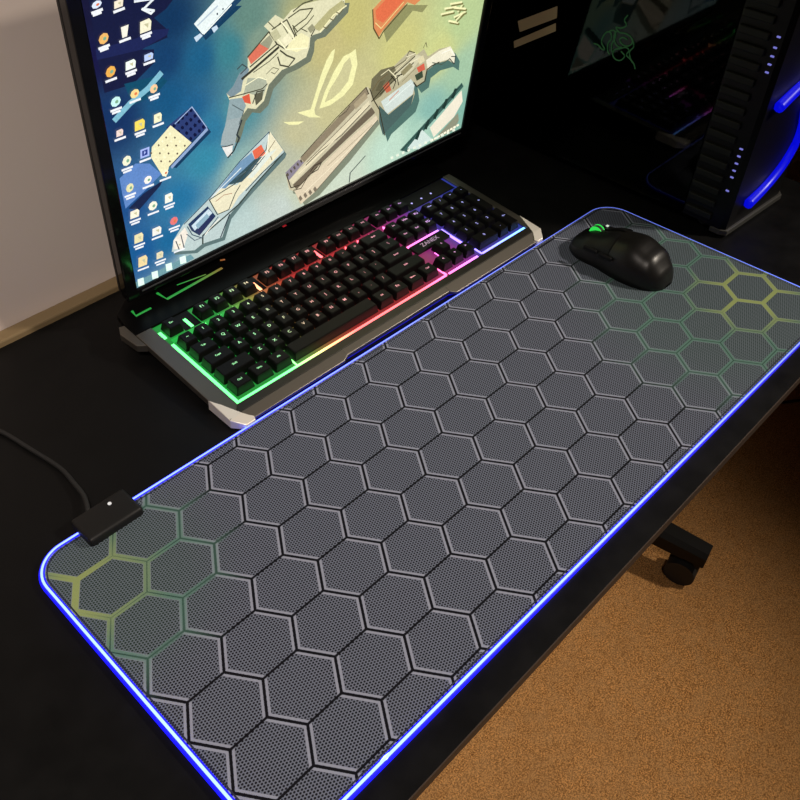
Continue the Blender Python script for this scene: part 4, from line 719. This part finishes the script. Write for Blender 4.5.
# tangled green line emblem on the glass
em = empty('emblem', (-0.0775, 0.0, 0.0)); em.parent = tw
EM = [[(.095,.209),(.098,.203),(.094,.198),(.100,.193),(.107,.192),(.101,.188),(.093,.189),(.085,.187),(.082,.181),(.087,.176),(.094,.176),(.099,.180),(.095,.184),(.089,.183)],
      [(.132,.166),(.126,.166),(.120,.163),(.116,.164),(.122,.170),(.121,.178),(.117,.184),(.112,.184),(.110,.178),(.113,.172),(.112,.164),(.108,.160)],
      [(.071,.154),(.074,.159),(.080,.163),(.086,.166),(.084,.172),(.089,.174),(.097,.170),(.103,.167),(.104,.161),(.099,.157),(.092,.158),(.088,.164),(.094,.168)],
      [(.104,.190),(.107,.183),(.105,.176),(.099,.172),(.094,.173)],
      [(.083,.186),(.079,.178),(.083,.171),(.080,.164),(.076,.160)],
      [(.114,.186),(.108,.188),(.105,.182),(.108,.172),(.106,.164)]]
def f(bm):
    for p in EM: tube(bm, smooth_path([(TX0 - 0.0006, a, b) for a, b in p], 4), 0.0008, 5)
T('snake_lines', f, mat('green_emblem_light', (0.01, 0.05, 0.01), 0.5, emit=(0.05, 0.22, 0.07), es=0.13), smooth=True)['label'] = 'tangled green snake emblem outline'
bpy.data.objects.remove(em)

# ------------------------------------------------------------------ swivel stool pushed under the desk
st = tag(empty('swivel_chair', (0.672, 0.088, FZ), (0, 0, math.radians(-79))), 'black swivel chair under the desk, one wheeled foot showing', 'chair')
M_base = mat('black_chair_plastic', (0.004, 0.0035, 0.003), 0.55, spec=0.2)
bm = bmesh.new(); cyl(bm, (0, 0, 0.095), 0.038, 0.06, n=24, r2=0.03); link_bm('hub', bm, M_base, st, smooth=True, auto=40)
bm = bmesh.new(); cyl(bm, (0, 0, 0.25), 0.022, 0.28, n=20); link_bm('gas_column', bm, M_base, st, smooth=True, auto=40)
bm = bmesh.new(); cyl(bm, (0, 0, 0.425), 0.17, 0.07, n=40); bmesh.ops.bevel(bm, geom=[e for e in bm.edges if abs(e.verts[0].co.z - e.verts[1].co.z) < 1e-6], offset=0.02, segments=3, affect='EDGES')
link_bm('seat', bm, M_soft, st, smooth=True, auto=50)
def chair_leg():
    bm = bmesh.new(); n = 8; rg = []
    for i in range(n + 1):
        s_ = i / n; x = 0.02 + 0.285 * s_; w = 0.026 - 0.006 * s_; z = 0.105 - 0.022 * s_; h = 0.022 - 0.005 * s_
        rg.append([bm.verts.new(v) for v in ((x, -w, z - h), (x, w, z - h), (x, w, z + h * 0.5), (x, w * 0.6, z + h), (x, -w * 0.6, z + h), (x, -w, z + h * 0.5))])
    for A, B in zip(rg, rg[1:]):
        for k in range(6): bm.faces.new((A[k], B[k], B[(k + 1) % 6], A[(k + 1) % 6]))
    bm.faces.new(rg[0]); bm.faces.new(rg[-1][::-1])
    bmesh.ops.recalc_face_normals(bm, faces=bm.faces)
    bmesh.ops.bevel(bm, geom=list(rg[-1][0].link_edges), offset=0.002, segments=1, affect='EDGES')
    return bm
def castor_bm():
    bm = bmesh.new()
    for sy in (-1, 1): cyl(bm, (0.272, sy * 0.014, 0.028), 0.028, 0.018, 'Y', 24)
    cyl(bm, (0.288, 0, 0.045), 0.008, 0.05, n=12)
    box(bm, 0.262, 0.300, -0.006, 0.006, 0.020, 0.055, 0.003)
    return bm
leg0 = link_bm('leg', chair_leg(), M_base, st)
cas0 = link_bm('castor', castor_bm(), M_rubber, leg0, smooth=True, auto=40)
for k in range(1, 5):
    a = leg0.copy(); C.objects.link(a); a.parent = st; a.rotation_euler = (0, 0, k * math.radians(72))
    b = cas0.copy(); C.objects.link(b); b.parent = a

# ------------------------------------------------------------------ thin cord on the carpet
bm = bmesh.new()
tube(bm, smooth_path([(0.93, 0.12, FZ + 0.004), (1.10, 0.02, FZ + 0.004), (1.25, -0.075, FZ + 0.004), (1.36, -0.150, FZ + 0.004), (1.55, -0.24, FZ + 0.004)], 8), 0.0032, 6)
tag(link_bm('power_cord', bm, M_rubber, smooth=True), 'thin black cord lying on the carpet beyond the desk', 'cord')
